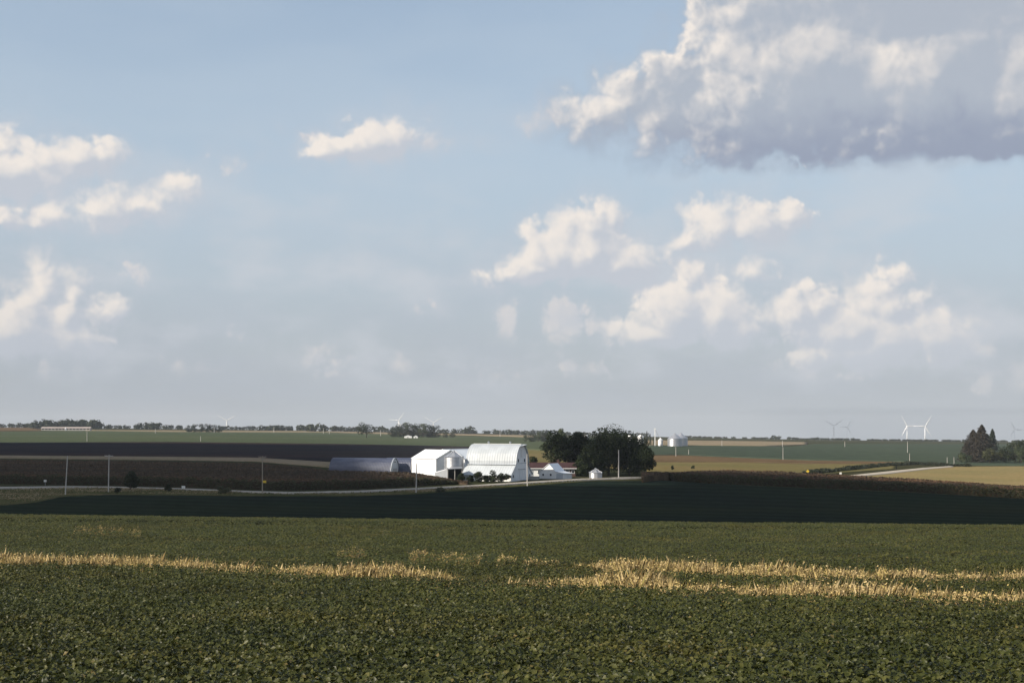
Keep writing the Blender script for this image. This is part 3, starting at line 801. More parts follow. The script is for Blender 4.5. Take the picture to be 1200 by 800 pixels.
# verge tufts
n = 16000
pxv = rng.uniform(-90, 780, n); f0 = np.interp(pxv, [p[0] for p in road_l], [p[1] for p in road_l]) + 2.2; f1 = np.interp(pxv, [p[0] for p in verge_near], [p[1] for p in verge_near])
tx = np.linspace(-90, 780, 60); tv = np.linspace(0, 1, 6)
ff0 = np.interp(tx, [p[0] for p in road_l], [p[1] for p in road_l]) + 2.2; ff1 = np.interp(tx, [p[0] for p in verge_near], [p[1] for p in verge_near])
tabY = np.array([[at(a_, ff0[i] * (1 - w_) + ff1[i] * w_, 0.0)[1] for w_ in tv] for i, a_ in enumerate(tx)])
wv_ = rng.random(n); fi = (pxv + 90) / 870 * 59; i0 = np.clip(fi.astype(int), 0, 58); fx = fi - i0; fj = wv_ * 5; j0 = np.clip(fj.astype(int), 0, 4); fy = fj - j0
Yv = tabY[i0, j0] * (1 - fx) * (1 - fy) + tabY[i0 + 1, j0] * fx * (1 - fy) + tabY[i0, j0 + 1] * (1 - fx) * fy + tabY[i0 + 1, j0 + 1] * fx * fy
Xv = (pxv - 600) / F * Yv
cl = vnoise(Xv, Yv, 51, 9.0); k = rng.random(n) < np.clip(cl * 1.5 - 0.2, 0.1, 1)
Xv, Yv, cl = Xv[k], Yv[k], cl[k]
M_vg = leaf_mat('verge_blades', [(0.05, 0.055, 0.02), (0.11, 0.10, 0.04), (0.20, 0.16, 0.08), (0.34, 0.27, 0.17)], rough=0.8, trans=0.25)
tag(link('verge_grass', blades('verge_grass', np.stack([Xv, Yv, ground(Xv, Yv) + 0.15], 1), 0.22 + 0.3 * rng.random(len(Xv)), 0.10 + 0.1 * rng.random(len(Xv)), 1.2, M_vg, np.clip(cl + rng.normal(0, .2, len(Xv)), 0, 1))),
    'rough olive grass on the bank below the gravel road', 'grass', kind='stuff')
# the dark row of tall weeds and corn beside the lane on the right
def hedge(name, pts, h, wid, n, material, label, cat):
    xs, ys = poly_at(pts, 60)
    P = np.array([at(a_, b_, 0.3) for a_, b_ in zip(xs, ys)])
    u = rng.random(n) * 58.99; i0 = u.astype(int); f = (u - i0)[:, None]
    Q = P[i0] * (1 - f) + P[i0 + 1] * f
    hv_ = h * (0.6 + 0.6 * vnoise(u * 3, u * 0, 61, 2.0))
    Q[:, 0] += rng.normal(0, wid * .3, n); Q[:, 1] += rng.normal(0, wid, n)
    Q[:, 2] = ground(Q[:, 0], Q[:, 1]) + hv_ * rng.random(n)
    me = leaf_cards(name, Q, 0.7 + 0.5 * rng.random(n), rng.normal(0, 1, (n, 3)) + np.array([0, -.3, .4]), rng.random(n) * 6.28, 0.45 + 0.2 * rng.random(n), material, rng.random(n) * 0.6)
    tag(link(name, me), label, cat, kind='stuff')
M_hedge = leaf_mat('weed_leaf', [(0.012, 0.018, 0.008), (0.022, 0.028, 0.010), (0.034, 0.038, 0.014)], trans=0.1)
hedge('weed_row', [(944, 555.6), (975, 552.4), (1000, 549.8), (1030, 546.6), (1055, 544.2), (1070, 543.6), (1095, 544.8), (1135, 546.6)], 1.7, 2.0, 14000, M_hedge, 'dark row of tall weeds beside the pale lane on the right', 'weeds')
hedge('weed_row', [(488, 553.6), (520, 556), (548, 557.5)], 1.6, 1.2, 2500, M_hedge, 'dark low weeds at the foot of the white shed', 'weeds')
hedge('weed_row', [(386, 550.5), (420, 552), (452, 552), (488, 552.6)], 1.0, 1.2, 2200, M_hedge, 'dark weeds along the foot of the round-roofed sheds', 'weeds')

# =================================================================== farm buildings
M_white = mat('white_metal_siding', (0.80, 0.81, 0.82), 0.45, 0.06, 0.6, ribs=(0.6, 0, 0.012), rust=(0.45, 0.40, 0.34, 0.25))
M_whitey = mat('white_siding', (0.78, 0.78, 0.77), 0.5, 0.07, 0.5, ribs=(0.3, 2, 0.01), rust=(0.42, 0.38, 0.33, 0.3))
M_roofw = mat('white_metal_roof', (0.80, 0.83, 0.85), 0.35, 0.08, 0.25, ribs=(0.75, 1, 0.015), rust=(0.50, 0.46, 0.40, 0.25), spec=0.5)
M_barnroof = mat('pale_barn_roof', (0.44, 0.475, 0.505), 0.45, 0.14, 0.3, ribs=(0.9, 1, 0.03), rust=(0.33, 0.30, 0.27, 0.35), spec=0.4)
M_wingroof = mat('pale_wing_roof', (0.50, 0.535, 0.56), 0.45, 0.14, 0.3, ribs=(0.9, 1, 0.03), rust=(0.36, 0.32, 0.28, 0.4), spec=0.4)
M_trim = mat('white_trim', (0.82, 0.82, 0.80), 0.5, 0.05, 2.0)
M_greytrim = mat('grey_trim', (0.30, 0.31, 0.33), 0.5, 0.1, 2.0)
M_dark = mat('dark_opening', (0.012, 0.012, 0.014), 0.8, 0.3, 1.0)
M_glass = mat('window_glass', (0.03, 0.035, 0.045), 0.08, 0.2, 0.5, spec=0.7)
M_galv = mat('galvanised_steel', (0.50, 0.51, 0.53), 0.38, 0.18, 0.8, metal=0.75, ribs=(0.32, 2, 0.02), rust=(0.32, 0.28, 0.24, 0.25))
M_galvroof = mat('galvanised_roof', (0.55, 0.56, 0.58), 0.40, 0.15, 0.9, metal=0.7)
M_blue = mat('weathered_blue_steel', (0.030, 0.038, 0.075), 0.5, 0.35, 0.25, col2=(0.085, 0.10, 0.15), ribs=(0.6, 1, 0.03), spec=0.5, stretch=(1, 0.35, 1.6))
M_pale = mat('pale_steel', (0.48, 0.52, 0.56), 0.5, 0.15, 0.6)
M_redroof = mat('red_brown_shingles', (0.055, 0.025, 0.025), 0.85, 0.3, 0.8, bump=0.02, bscale=5)  # red-brown lowered so the base colour carries the shade of the trees
M_brick = mat('dark_brick_wall', (0.10, 0.055, 0.048), 0.85, 0.35, 1.5)
M_wood = mat('weathered_pole_wood', (0.34, 0.29, 0.23), 0.85, 0.25, 0.7, stretch=(2, 2, 0.2))
M_wood2 = mat('pale_pole_wood', (0.52, 0.49, 0.45), 0.85, 0.2, 0.7, stretch=(2, 2, 0.2))
M_iron = mat('galvanised_fittings', (0.35, 0.36, 0.37), 0.5, 0.2, 3.0, metal=0.5)
M_ceramic = mat('grey_ceramic', (0.30, 0.27, 0.24), 0.25, 0.1, 3.0)
M_concrete = mat('concrete', (0.34, 0.33, 0.31), 0.9, 0.2, 0.8)
M_bark = mat('bark', (0.085, 0.070, 0.055), 0.95, 0.4, 2.5, bump=0.05, stretch=(1, 1, 0.3))
M_yellow = mat('yellow_sign_paint', (0.75, 0.52, 0.05), 0.45, 0.08, 3.0)
M_signwhite = mat('white_sign_paint', (0.78, 0.77, 0.72), 0.45, 0.08, 3.0)
M_turb = mat('turbine_white', (0.82, 0.83, 0.84), 0.4, 0.03, 0.05)
M_bale = mat('straw', (0.52, 0.40, 0.20), 0.95, 0.35, 3.0, bump=0.06, bscale=9)

def frame_window(parent, c, w, h, nx, ny, name='window', depth=0.06, mat_g=None):
    """framed pane on a wall; (nx, ny) is the outward direction of the wall"""
    a = math.atan2(nx, -ny)
    m = MB().box((c[0] + nx * depth / 2, c[1] + ny * depth / 2, c[2]), (w, depth, h), a)
    wdw = m.build(name, mat_g or M_glass, parent)
    fr = MB()
    tx, ty = math.cos(a), math.sin(a)
    for s_ in (-1, 1):
        fr.box((c[0] + tx * s_ * (w / 2 + .06) + nx * depth / 2, c[1] + ty * s_ * (w / 2 + .06) + ny * depth / 2, c[2]), (.12, depth + .06, h + .24), a)
        fr.box((c[0] + nx * depth / 2, c[1] + ny * depth / 2, c[2] + s_ * (h / 2 + .06)), (w, depth + .05, .12), a)
    fr.build('frame', M_trim, wdw)
    return wdw

# ------------------------------------------------------------------ the big arched barn; local y runs along the ridge, the lit side faces -x
bx_, by_ = (583 - 600) / F * 466, 466
ax = math.atan2(-0.42, 0.91)                       # direction of the ridge, towards the gable that faces right
barn = thing('barn', (bx_, by_, float(ground(bx_, by_)) + 0.2), ax - math.pi / 2, 'big white barn with rounded roof and low side wings, right of the shed', 'barn')
def arch(n=9):
    """right half of the bow-shaped roof from eave to ridge"""
    pts = [(5.0, 5.3), (4.95, 6.2), (4.7, 7.4), (4.25, 8.5), (3.6, 9.5), (2.7, 10.4), (1.6, 11.05), (0.55, 11.38)]
    return pts
half = arch()
full = half + [(-x, z) for x, z in reversed(half)]
L2 = 8.6
body = MB().prism([(5.0, -1.2)] + [(x * 0.985, z - 0.05) for x, z in full] + [(-5.0, -1.2)], -L2, L2)
body.build('wall', M_white, barn)
ridge = [(x, z) for x, z in reversed(full)]
rl = [(-5.45, 4.95)] + ridge + [(5.45, 4.95)]
roof = MB().shell(rl, -L2 - 0.35, L2 + 0.5, 0.12)
# pointed hay hood over the right gable
hood = [(-1.9, 10.95), (0, 11.5), (1.9, 10.95)]
roof.add([(-2.2, L2 + .5, 10.85), (0, L2 + .5, 11.55), (2.2, L2 + .5, 10.85), (0, L2 + 2.0, 11.45), (-2.2, L2 + .5, 10.75), (0, L2 + .5, 11.43), (2.2, L2 + .5, 10.75), (0, L2 + 2.0, 11.33)],
         [(0, 1, 3), (1, 2, 3), (4, 7, 5), (5, 7, 6), (0, 3, 7, 4), (3, 2, 6, 7)])
ro = roof.build('roof', M_barnroof, barn)
MB().box((0, 0, 11.62), (0.5, 2 * L2, 0.10)).build('ridge_cap', M_trim, ro)
for k_, yy in ((0, -3.2), (1, 4.6)):
    v_ = MB(); v_.cyl((0, yy, 11.6), 0.28, 0.28, 0.5, 10); v_.cyl((0, yy, 12.1), 0.5, 0.08, 0.35, 10)
    v_.build('ventilator', M_galv, ro)
# wings with shallow roofs; the left one runs further back
wl = MB().prism([(-4.95, -1.2), (-4.95, 4.6), (-8.1, 1.9), (-8.1, -1.2)], -L2 - 5.0, L2 - 0.02)
wing = wl.build('side_wing', M_whitey, barn)
MB().shell([(-8.7, 1.50), (-5.0, 4.72)], -L2 - 5.4, L2 + 0.3, 0.12).build('wing_roof', M_wingroof, wing)
wr = MB().prism([(8.1, -1.2), (8.1, 1.9), (4.95, 4.6), (4.95, -1.2)], -L2 + 0.02, L2 - 0.02)
wing2 = wr.build('side_wing', M_whitey, barn)
MB().shell([(5.0, 4.72), (8.7, 1.50)], -L2 - 0.3, L2 + 0.3, 0.12).build('wing_roof', M_wingroof, wing2)
d_ = MB().box((0.0, L2 + .05, 1.6), (3.2, .12, 3.4)); dr = d_.build('sliding_door', M_white, barn)
MB().box((0.0, L2 + .14, 3.45), (5.8, .14, .14)).build('door_track', M_greytrim, dr)
for sx in (-1, 0, 1):
    MB().box((sx * 1.52, L2 + .13, 1.6), (.10, .05, 3.4)).build('brace', M_trim, dr)
hd = MB().box((0.0, L2 + .05, 8.6), (1.7, .10, 2.4)).build('hay_door', M_whitey, barn)
MB().box((0.0, L2 + .13, 8.6), (.08, .05, 2.4)).build('door_split', M_greytrim, hd)
for zz_, xx in ((6.3, -2.4), (6.3, 2.4)):
    frame_window(barn, (xx, L2, zz_), .8, 1.0, 0, 1)
for xx in (-6.4, 6.4):
    frame_window(barn, (xx, L2 - .02, 1.3), .8, .9, 0, 1)
for yy in (-9.5, -6.0, -2.4, 1.2, 4.8, 7.2):
    frame_window(barn, (-8.1, yy, .95), .9, .7, -1, 0)
MB().box((0, L2 + .03, 5.35), (9.7, .06, .12)).build('belt_trim', M_greytrim, barn)

# ------------------------------------------------------------------ white shed left of the barn: a broad main hall and a cross wing
sx_, sy_ = (519 - 600) / F * 492, 492
th = math.atan2(0.82, 0.57)                         # ridge of the main hall, away to the right
shed = thing('machine_shed', (sx_, sy_, float(ground(sx_, sy_))), th - math.pi / 2, 'white metal shed with a cross wing, left of the big barn', 'shed')
HW, EH, RH = 9.4, 6.2, 9.3
MB().prism([(HW, -1.5), (HW, EH), (0, RH), (-HW, EH), (-HW, -1.5)], 0, 22).build('wall', M_white, shed)
rf = MB().shell([(-HW - .35, EH - .11), (0, RH + .02), (HW + .35, EH - .11)], -0.35, 22.35, 0.12).build('roof', M_roofw, shed)
MB().box((0, 11, RH + .18), (.5, 22.6, .08)).build('ridge_cap', M_trim, rf)
MB().box((-2.6, -.04, 2.0), (4.4, .10, 4.0)).build('sliding_door', M_white, shed)
# wing: its grey shaded gable faces right of the camera; local frame turned by about 70 degrees
wg = bpy.data.objects.new('cross_wing', None)
wx, wy = (527 - 600) / F * 478, 478
wa = math.atan2(0.80, -0.60)
def to_local(o, p):
    o_m = bpy.context.evaluated_depsgraph_get() if False else None
    c_, s_ = math.cos(-o.rotation_euler[2]), math.sin(-o.rotation_euler[2])
    dx_, dy_ = p[0] - o.location[0], p[1] - o.location[1]
    return (dx_ * c_ - dy_ * s_, dx_ * s_ + dy_ * c_, p[2] - o.location[2])
wloc = to_local(shed, (wx, wy, float(ground(wx, wy))))
wr_ = wa - math.pi / 2 - (th - math.pi / 2)
def wing_xf(mb):
    c_, s_ = math.cos(wr_), math.sin(wr_)
    mb.v = [(wloc[0] + x * c_ - y * s_, wloc[1] + x * s_ + y * c_, z + wloc[2]) for x, y, z in mb.v]
    return mb
bpy.data.objects.remove(wg)
WW, WE, WR = 5.5, 6.6, 9.4
wwall = wing_xf(MB().prism([(WW, -1.5), (WW, WE), (0, WR), (-WW, WE), (-WW, -1.5)], 0, 15)).build('wing_wall', M_white, shed)
wroof = wing_xf(MB().shell([(-WW - .3, WE - .14), (0, WR + .02), (WW + .3, WE - .14)], -0.4, 15.0, 0.12)).build('wing_roof', M_roofw, shed)
wing_xf(MB().shell([(-WW - .3, WE - .38), (0, WR - .22), (WW + .3, WE - .38)], -0.46, -0.41, 0.36)).build('fascia', M_trim, wroof)
wing_xf(MB().box((0, -.06, 2.1), (4.6, .12, 4.2))).build('wing_door', M_whitey, shed)

# grain bin standing before the wing
def bin_parts(root, r, hwall, hroof, roofmat=None, ringn=6, door=True, face=-math.pi / 2):
    w = MB().cyl((0, 0, -0.6), r, r, hwall + 0.6, 32).build('bin_wall', M_galv, root, smooth=False)
    for k_ in range(1, ringn):
        MB().lathe((0, 0, hwall * k_ / ringn), [(r + .005, 0), (r + .05, .03), (r + .05, .07), (r + .005, .10)], 32).build('hoop', M_galv, w)
    rr_ = MB().lathe((0, 0, hwall), [(r + .25, -.05), (r * .55, hroof * .47), (.35, hroof), (.35, hroof + .25), (.05, hroof + .4)], 32).build('bin_roof', roofmat or M_galvroof, root)
    for k_ in range(8):
        a = k_ * math.pi / 4 + .2
        MB().tube([((r + .2) * math.cos(a), (r + .2) * math.sin(a), hwall + .03), (.4 * math.cos(a), .4 * math.sin(a), hroof + hwall + .03)], [.05, .05], 4).build('roof_rib', M_galv, rr_)
    if door:
        MB().box(((r + .02) * math.cos(face), (r + .02) * math.sin(face), 1.1), (.9, .14, 1.9), face + math.pi / 2).build('bin_door', M_greytrim, root)
    return root
p = gp(532, 466)
gb = bin_parts(thing('grain_bin', p, 0, 'ribbed steel grain bin with cone roof in front of the white shed', 'grain bin'), 3.2, 7.6, 1.8)
# low open-fronted feed shelter before the bin
p = gp(523.5, 458)
fs_ = thing('feed_shelter', p, R(8), 'low white open-fronted shelter below the steel grain bin', 'shelter', None, (1.0, 1.0, 1.5))
MB().prism([(-4.0, -1.0), (0.0, -1.0), (0.0, 2.6), (-4.0, 1.9)], -2.2, 2.2).build('closed_bay', M_whitey, fs_)
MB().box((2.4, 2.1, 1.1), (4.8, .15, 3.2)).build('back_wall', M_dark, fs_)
for xx in (.12, 2.4, 4.7):
    MB().box((xx, -2.1, 1.1), (.18, .18, 3.2)).build('post', M_wood2, fs_)
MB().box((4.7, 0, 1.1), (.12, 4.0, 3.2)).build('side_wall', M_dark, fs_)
MB().add([(-.1, -2.5, 2.62), (5.0, -2.5, 2.75), (5.0, 2.4, 2.95), (-.1, 2.4, 2.85), (-.1, -2.5, 2.74), (5.0, -2.5, 2.87), (5.0, 2.4, 3.07), (-.1, 2.4, 2.97)], [(3, 2, 1, 0), (4, 5, 6, 7), (0, 1, 5, 4), (1, 2, 6, 5), (2, 3, 7, 6), (3, 0, 4, 7)]).build('shelter_roof', M_galvroof, fs_)

# ------------------------------------------------------------------ two round-roofed sheds in shade
def quonset(px, d, length, width, height, rz, label, end_mat, arch_pow=1.0):
    x, y, z = gp(px, d)
    q = thing('quonset_shed', (x, y, z), rz, label, 'shed', 'blue round-roofed sheds')
    n_ = 12
    prof = []
    for k_ in range(n_ + 1):
        a = math.pi * k_ / n_
        prof.append((width / 2 * math.cos(a) * (0.86 + .14 * (1 - math.sin(a))), height * math.sin(a) ** 0.8))
    MB().shell(list(reversed(prof)), -length, 0, .08).build('arched_roof', M_blue, q)
    MB().prism([(x_ * .985, z_ * .985 - .0) for x_, z_ in prof], -length + .1, -.12).build('end_wall', end_mat, q)
    MB().box((0, -.04, 1.35), (width * .42, .14, 2.7)).build('door', M_greytrim if end_mat is M_pale else M_dark, q)
    frame_window(q, (0, -.10, height * .80), .9, .6, 0, 1)
    MB().shell(list(reversed([(x_ * 1.02, z_ * 1.02 + .0) for x_, z_ in prof])), -.10, .12, .12).build('end_rim', M_blue if end_mat is not M_pale else M_pale, q)
    return q
qa = math.atan2(-0.38, 0.92) - math.pi / 2
quonset(463, 496, 24.5, 7.0, 6.2, qa, 'long blue-grey round-roofed shed with pale end wall, furthest left', M_pale)
quonset(484.5, 500, 10.0, 6.2, 6.2, qa + R(6), 'short dark round-roofed shed tucked against the white shed', M_dark)

# ------------------------------------------------------------------ farmhouse behind the garage
p = gp(643, 497)
hs = thing('farmhouse', p, R(-4), 'long low farmhouse with red-brown roof and white left wall, behind the garage', 'house')
MB().box((-4.2, 0, .9), (8.6, 7.6, 4.0)).build('wall', M_whitey, hs)
MB().box((4.75, 0.15, .9), (9.28, 7.3, 4.0)).build('brick_wall', M_brick, hs)
rf = MB()
prof = [(-4.4, 2.75), (0, 4.6), (4.4, 2.75)]
for a_, b_ in ((0, 1), (1, 2)):
    y0_, z0_ = prof[a_]; y1_, z1_ = prof[b_]
    rf.add([(-9.0, y0_, z0_), (9.9, y0_, z0_), (9.9, y1_, z1_), (-9.0, y1_, z1_), (-9.0, y0_, z0_ + .16), (9.9, y0_, z0_ + .16), (9.9, y1_, z1_ + .16), (-9.0, y1_, z1_ + .16)], [(3, 2, 1, 0), (4, 5, 6, 7), (0, 1, 5, 4), (1, 2, 6, 5), (2, 3, 7, 6), (3, 0, 4, 7)])
for xx in (-8.45, 9.35):
    rf.add([(xx, -3.75, 2.9), (xx, 3.75, 2.9), (xx, 0, 4.5)], [(0, 1, 2)])
rf = rf.build('roof', M_redroof, hs)
MB().box((3.2, .6, 4.9), (.8, .8, 1.6)).build('chimney', M_brick, rf)
MB().box((.45, -4.42, 2.76), (18.9, .10, .20)).build('gutter', M_trim, hs)
frame_window(hs, (6.6, -3.5, 1.55), 1.2, 1.5, 0, -1)
frame_window(hs, (4.0, -3.5, 1.55), 1.6, 1.3, 0, -1)
frame_window(hs, (8.6, -3.5, 1.55), .9, .9, 0, -1)
frame_window(hs, (-3.0, -3.8, 1.5), 1.1, 1.3, 0, -1)
MB().box((-5.8, -3.86, 1.05), (1.0, .12, 2.1)).build('door', M_greytrim, hs)
MB().box((-7.0, -3.84, 1.2), (.18, .16, 3.1)).build('downpipe', M_greytrim, hs)

# ------------------------------------------------------------------ white garage by the road
p = gp(642, 474)
ga = thing('garage', p, R(-28), 'small white gabled garage with lean-to beside the road, before the farmhouse', 'garage')
# gable faces the camera and the sun on the left; local x across the gable
MB().prism([(2.9, -1.0), (2.9, 2.3), (0.4, 4.9), (-3.3, 2.0), (-3.3, -1.0)], 0, 6.5).build('wall', M_whitey, ga)
rf = MB().shell([(-3.75, 1.72), (0.4, 4.97), (3.1, 2.2)], -0.25, 6.8, .12).build('roof', M_roofw, ga)
ln = MB().prism([(6.0, -1.0), (6.0, 1.75), (2.92, 2.35), (2.92, -1.0)], 0.02, 6.0).build('lean_to', M_whitey, ga)
MB().shell([(2.85, 2.42), (6.35, 1.72)], -0.25, 6.2, .10).build('lean_to_roof', M_roofw, ln)
MB().box((4.4, -.05, .85), (2.4, .12, 1.9)).build('garage_door', M_pale, ln)
for k_ in range(3):
    MB().box((4.4, -.12, .35 + .5 * k_), (2.4, .03, .06)).build('door_panel_line', M_greytrim, ln)
for xx in (-1.7, 1.1):
    frame_window(ga, (xx, 0, 1.35), .65, .7, 0, -1)

# small wall / feeder between barn and garage
p = gp(624, 468)
fb_ = thing('feed_bunk', p, R(-6), 'low grey feed bunk between the barn and the garage', 'feed bunk')
MB().box((0, 0, .55), (4.4, 1.2, 1.1)).build('trough', M_concrete, fb_)
for xx in (-1.8, 1.8):
    MB().box((xx, 0, .1), (.3, 1.0, .9)).build('leg', M_concrete, fb_)

# squat bin by the road and large trees
p = gp(698, 470)
bin_parts(thing('squat_grain_bin', p, 0, 'squat galvanised bin by the road before the dark trees', 'grain bin'), 2.15, 2.3, 1.1, M_greytrim, ringn=4)

# ------------------------------------------------------------------ far farm on the right: two big bins, small bins, elevator leg
def far_bin(px, d, r, hw, hr, label, cat='grain bin', roofm=None, wallm=None, name='grain_bin', dome=False):
    p = gp(px, d)
    b = thing(name, p, 0, label, cat)
    MB().cyl((0, 0, -.8), r, r, hw + .8, 28).build('bin_wall', wallm or M_galv, b)
    pr = [(r + .15, hw - .05), (r * .92, hw + hr * .35), (r * .7, hw + hr * .7), (r * .35, hw + hr * .93), (.1, hw + hr)] if dome else [(r + .35, hw - .1), (r * .5, hw + hr * .55), (.5, hw + hr), (.5, hw + hr + .5), (.1, hw + hr + .7)]
    MB().lathe((0, 0, 0), pr, 28).build('bin_roof', roofm or M_galvroof, b)
    MB().box((0, -r - .03, 1.2), (1.0, .2, 2.2)).build('bin_door', M_greytrim, b)
    return b
far_bin(791, 1330, 7.0, 7.6, 4.6, 'large steel grain bin of the far farm, nearer of the overlapping pair')
far_bin(798, 1350, 6.4, 8.0, 4.4, 'large steel grain bin of the far farm, half hidden behind its neighbour')
far_bin(774, 1340, 2.2, 6.2, 1.4, 'small white bin left of the two large far bins', wallm=M_white, roofm=M_trim)
far_bin(686, 1250, 3.0, 9.5, 2.2, 'white silo showing between the crowns of the dark trees', 'silo', wallm=M_white, roofm=M_trim, name='silo', dome=True)
far_bin(738, 1400, 2.6, 8.0, 2.0, 'white silo left of the pair behind the dark trees', 'silo', wallm=M_white, roofm=M_trim, name='silo', dome=True)
far_bin(751, 1400, 3.4, 7.6, 2.6, 'broad white silo just right of the thin silo', 'silo', wallm=M_white, roofm=M_trim, name='silo', dome=True)
p = gp(767.5, 1340)
el_ = thing('elevator_leg', p, 0, 'thin pale elevator leg rising beside the far bins', 'elevator')
MB().box((0, 0, 8), (.7, .7, 16)).build('casing', M_trim, el_)
MB().box((0, 0, 16.4), (1.5, 1.2, 1.2)).build('head', M_trim, el_)
MB().tube([(0.3, 0, 15.6), (4.2, 0, 8.2)], [.2, .2], 6).build('spout', M_galv, el_)
# long low livestock barn far left
p = gp(78, 2330)
lb = thing('livestock_barn', p, R(3), 'long low livestock barn with pale roof on the far left horizon', 'barn')
s_ = p[1] / F
MB().box((0, 0, 1.3), (56 * s_, 14, 4.6)).build('wall', mat('dusty_white_wall', (0.46, 0.44, 0.41), 0.7, 0.2, 0.1), lb)
for k_ in range(14):
    MB().box((-26 * s_ + 52 * s_ * k_ / 13, -7.02, 2.0), (2.6 * s_, .12, 1.6)).build('curtain_opening', M_dark, lb)
MB().add([(-28.5 * s_, -7.9, 3.4), (28.5 * s_, -7.9, 3.4), (28.5 * s_, 0, 5.9), (-28.5 * s_, 0, 5.9), (-28.5 * s_, 7.9, 3.4), (28.5 * s_, 7.9, 3.4)], [(0, 1, 2, 3), (3, 2, 5, 4), (0, 3, 4), (1, 5, 2), (0, 4, 5, 1)]).build('roof', mat('dusty_metal_roof', (0.40, 0.34, 0.30), 0.6, 0.2, 0.1), lb)
far_bin(77, p[1] - 12, 1.4, 4.0, 1.0, 'small white feed bin before the long livestock barn', 'feed bin', wallm=M_white, roofm=M_trim, name='feed_bin')
# far farm buildings under the central grove
for (px, d, w, h, lab) in ((528, 1800, 9, 2.6, 'small white farm building at the foot of the central grove'), (489, 1800, 5, 2.4, 'little white shed at the right foot of the central grove')):
    p = gp(px - (50 if px == 528 else 2), d - 60)
    b = thing('farm_building', p, 0, lab, 'shed')
    MB().prism([(w / 2, -.5), (w / 2, h), (0, h + 1.4), (-w / 2, h), (-w / 2, -.5)], 0, 6).build('wall', M_trim, b)
    MB().shell([(-w / 2 - .3, h - .15), (0, h + 1.45), (w / 2 + .3, h - .15)], -.2, 6.2, .12).build('roof', M_pale, b)
    MB().box((0, -.05, 1.0), (1.2, .1, 2.0)).build('door', M_greytrim, b)

# =================================================================== poles and signs
def pole(px, base_row, top_row, label, lean=0.0, arm=None, wood=None, r=0.15, trans=False, d=None, group=None, cat='utility pole', insul=True):
    p = at(px, base_row, 0.0) if d is None else gp(px, d)
    h = (base_row - top_row) / F * p[1]
    o = thing('utility_pole', p, 0, label, cat, group)
    o.rotation_euler = (0, lean, 0)
    k_ = max(r, 0.00018 * p[1])
    MB().tube([(0, 0, -1.0), (0, 0, h * .5), (0, 0, h)], [k_ * 1.12, k_ * .95, k_ * .78], 8).build('shaft', wood or M_wood2, o)
    if arm:
        w_ = arm / F * p[1]
        a_ = MB().box((0, -k_ - .02, h - .35), (w_, .12, .15)).build('crossarm', wood or M_wood2, o)
        for q_ in (-.46, -.22, .22, .46):
            MB().cyl((w_ * q_, -k_ - .02, h - .27), .07, .05, .24, 8).build('insulator', M_ceramic, a_)
        for q_ in (-1, 1):
            MB().tube([(q_ * w_ * .3, -k_ - .04, h - .40), (0, -k_ - .04, h - 1.1)], [.03, .03], 4).build('brace', M_iron, a_)
    if trans:
        t_ = MB(); t_.cyl((-.42, -.1, h - 2.4), .26, .26, .95, 14); t_.cyl((-.42, -.1, h - 1.45), .27, .2, .1, 14)
        t_.build('transformer', M_pale, o)
    return o, h, p
pole(76.5, 580, 534, 'leaning grey pole without crossarm, furthest left by the road', lean=R(3.2), wood=M_wood2)
pole(127, 577, 532.5, 'pole with a crossarm left of the dark roadside tree', lean=R(1.0), arm=10)
o3, h3, p3 = pole(307.5, 579, 534, 'tan wooden pole with crossarm and a yellow box low on it', arm=9, wood=M_wood)
yb = MB(); yb.box((.62, -.1, h3 * .33), (.9, .10, .62)); yb.build('yellow_plate', M_yellow, o3)
pole(487.5, 577.6, 543, 'thin pole at the left corner of the white shed', lean=R(1.5))
pole(618, 569.4, 531.5, 'thin pale pole before the right end of the barn', lean=R(-.5))
pole(725, 559.6, 527, 'stout pole before the dark trees with a slanting guy wire', wood=M_wood2, r=.2)
pole(602.4, 559.8, 533.5, 'dark slim pole against the barn gable corner', wood=mat('dark_pole', (0.13, 0.12, 0.12), 0.8, 0.2, 1.0), r=.10, cat='pole')
ol, hl, pl_ = pole(655.5, 551, 529, 'yard light pole between house and garage', wood=M_wood2, r=.11, cat='light pole')
lh = MB().tube([(0, 0, hl - .3), (-.9, 0, hl + .1)], [.04, .04], 6).build('lamp_arm', M_iron, ol)
MB().lathe((-1.0, 0, hl - .1), [(.22, 0), (.2, .12), (.08, .25)], 12).build('lamp_head', M_iron, lh)
far_poles = [(102, 518, 505), (182, 508, 502), (235, 517.4, 511), (251, 507, 500.8), (321, 506.5, 500.5), (379, 508, 501.5), (386, 508.5, 502), (446, 511, 503.5), (586, 511.5, 504),
             (792, 535, 523.5), (846, 523, 515.5), (917, 524, 516), (917.6, 539, 524), (990, 524, 517), (1063.5, 531, 517), (1066, 543, 531), (1110, 545, 535.5), (1118, 545, 535.5), (807, 533, 526.5)]
where = ['far pole standing in the green field on the left', 'tiny far pole on the pale field left of the dark grove', 'faint far pole in the green field left of centre', 'tiny pole in front of the dark far grove',
         'tiny pole on the horizon right of the leftmost turbine', 'left one of two close far poles beside the lone tree', 'right one of two close far poles beside the lone tree', 'far pole just right of the lone ragged tree',
         'pale far pole on the horizon above the barn', 'pole in the green field below the large far bins', 'far pole right of the large far bins', 'far pole on the pale field, upper of two in line', 'pole in the deep green field, lower of two in line',
         'tiny pole at the right end of the far green field', 'far pole right below the left turbine of the pair', 'pole at the dark weed row below the turbine pair', 'left one of two thin poles near the conifers', 'right one of two thin poles near the conifers', 'short post right of the pole below the far bins']
for (a_, b_, c_), w_ in zip(far_poles, where):
    pole(a_, b_, c_, w_)

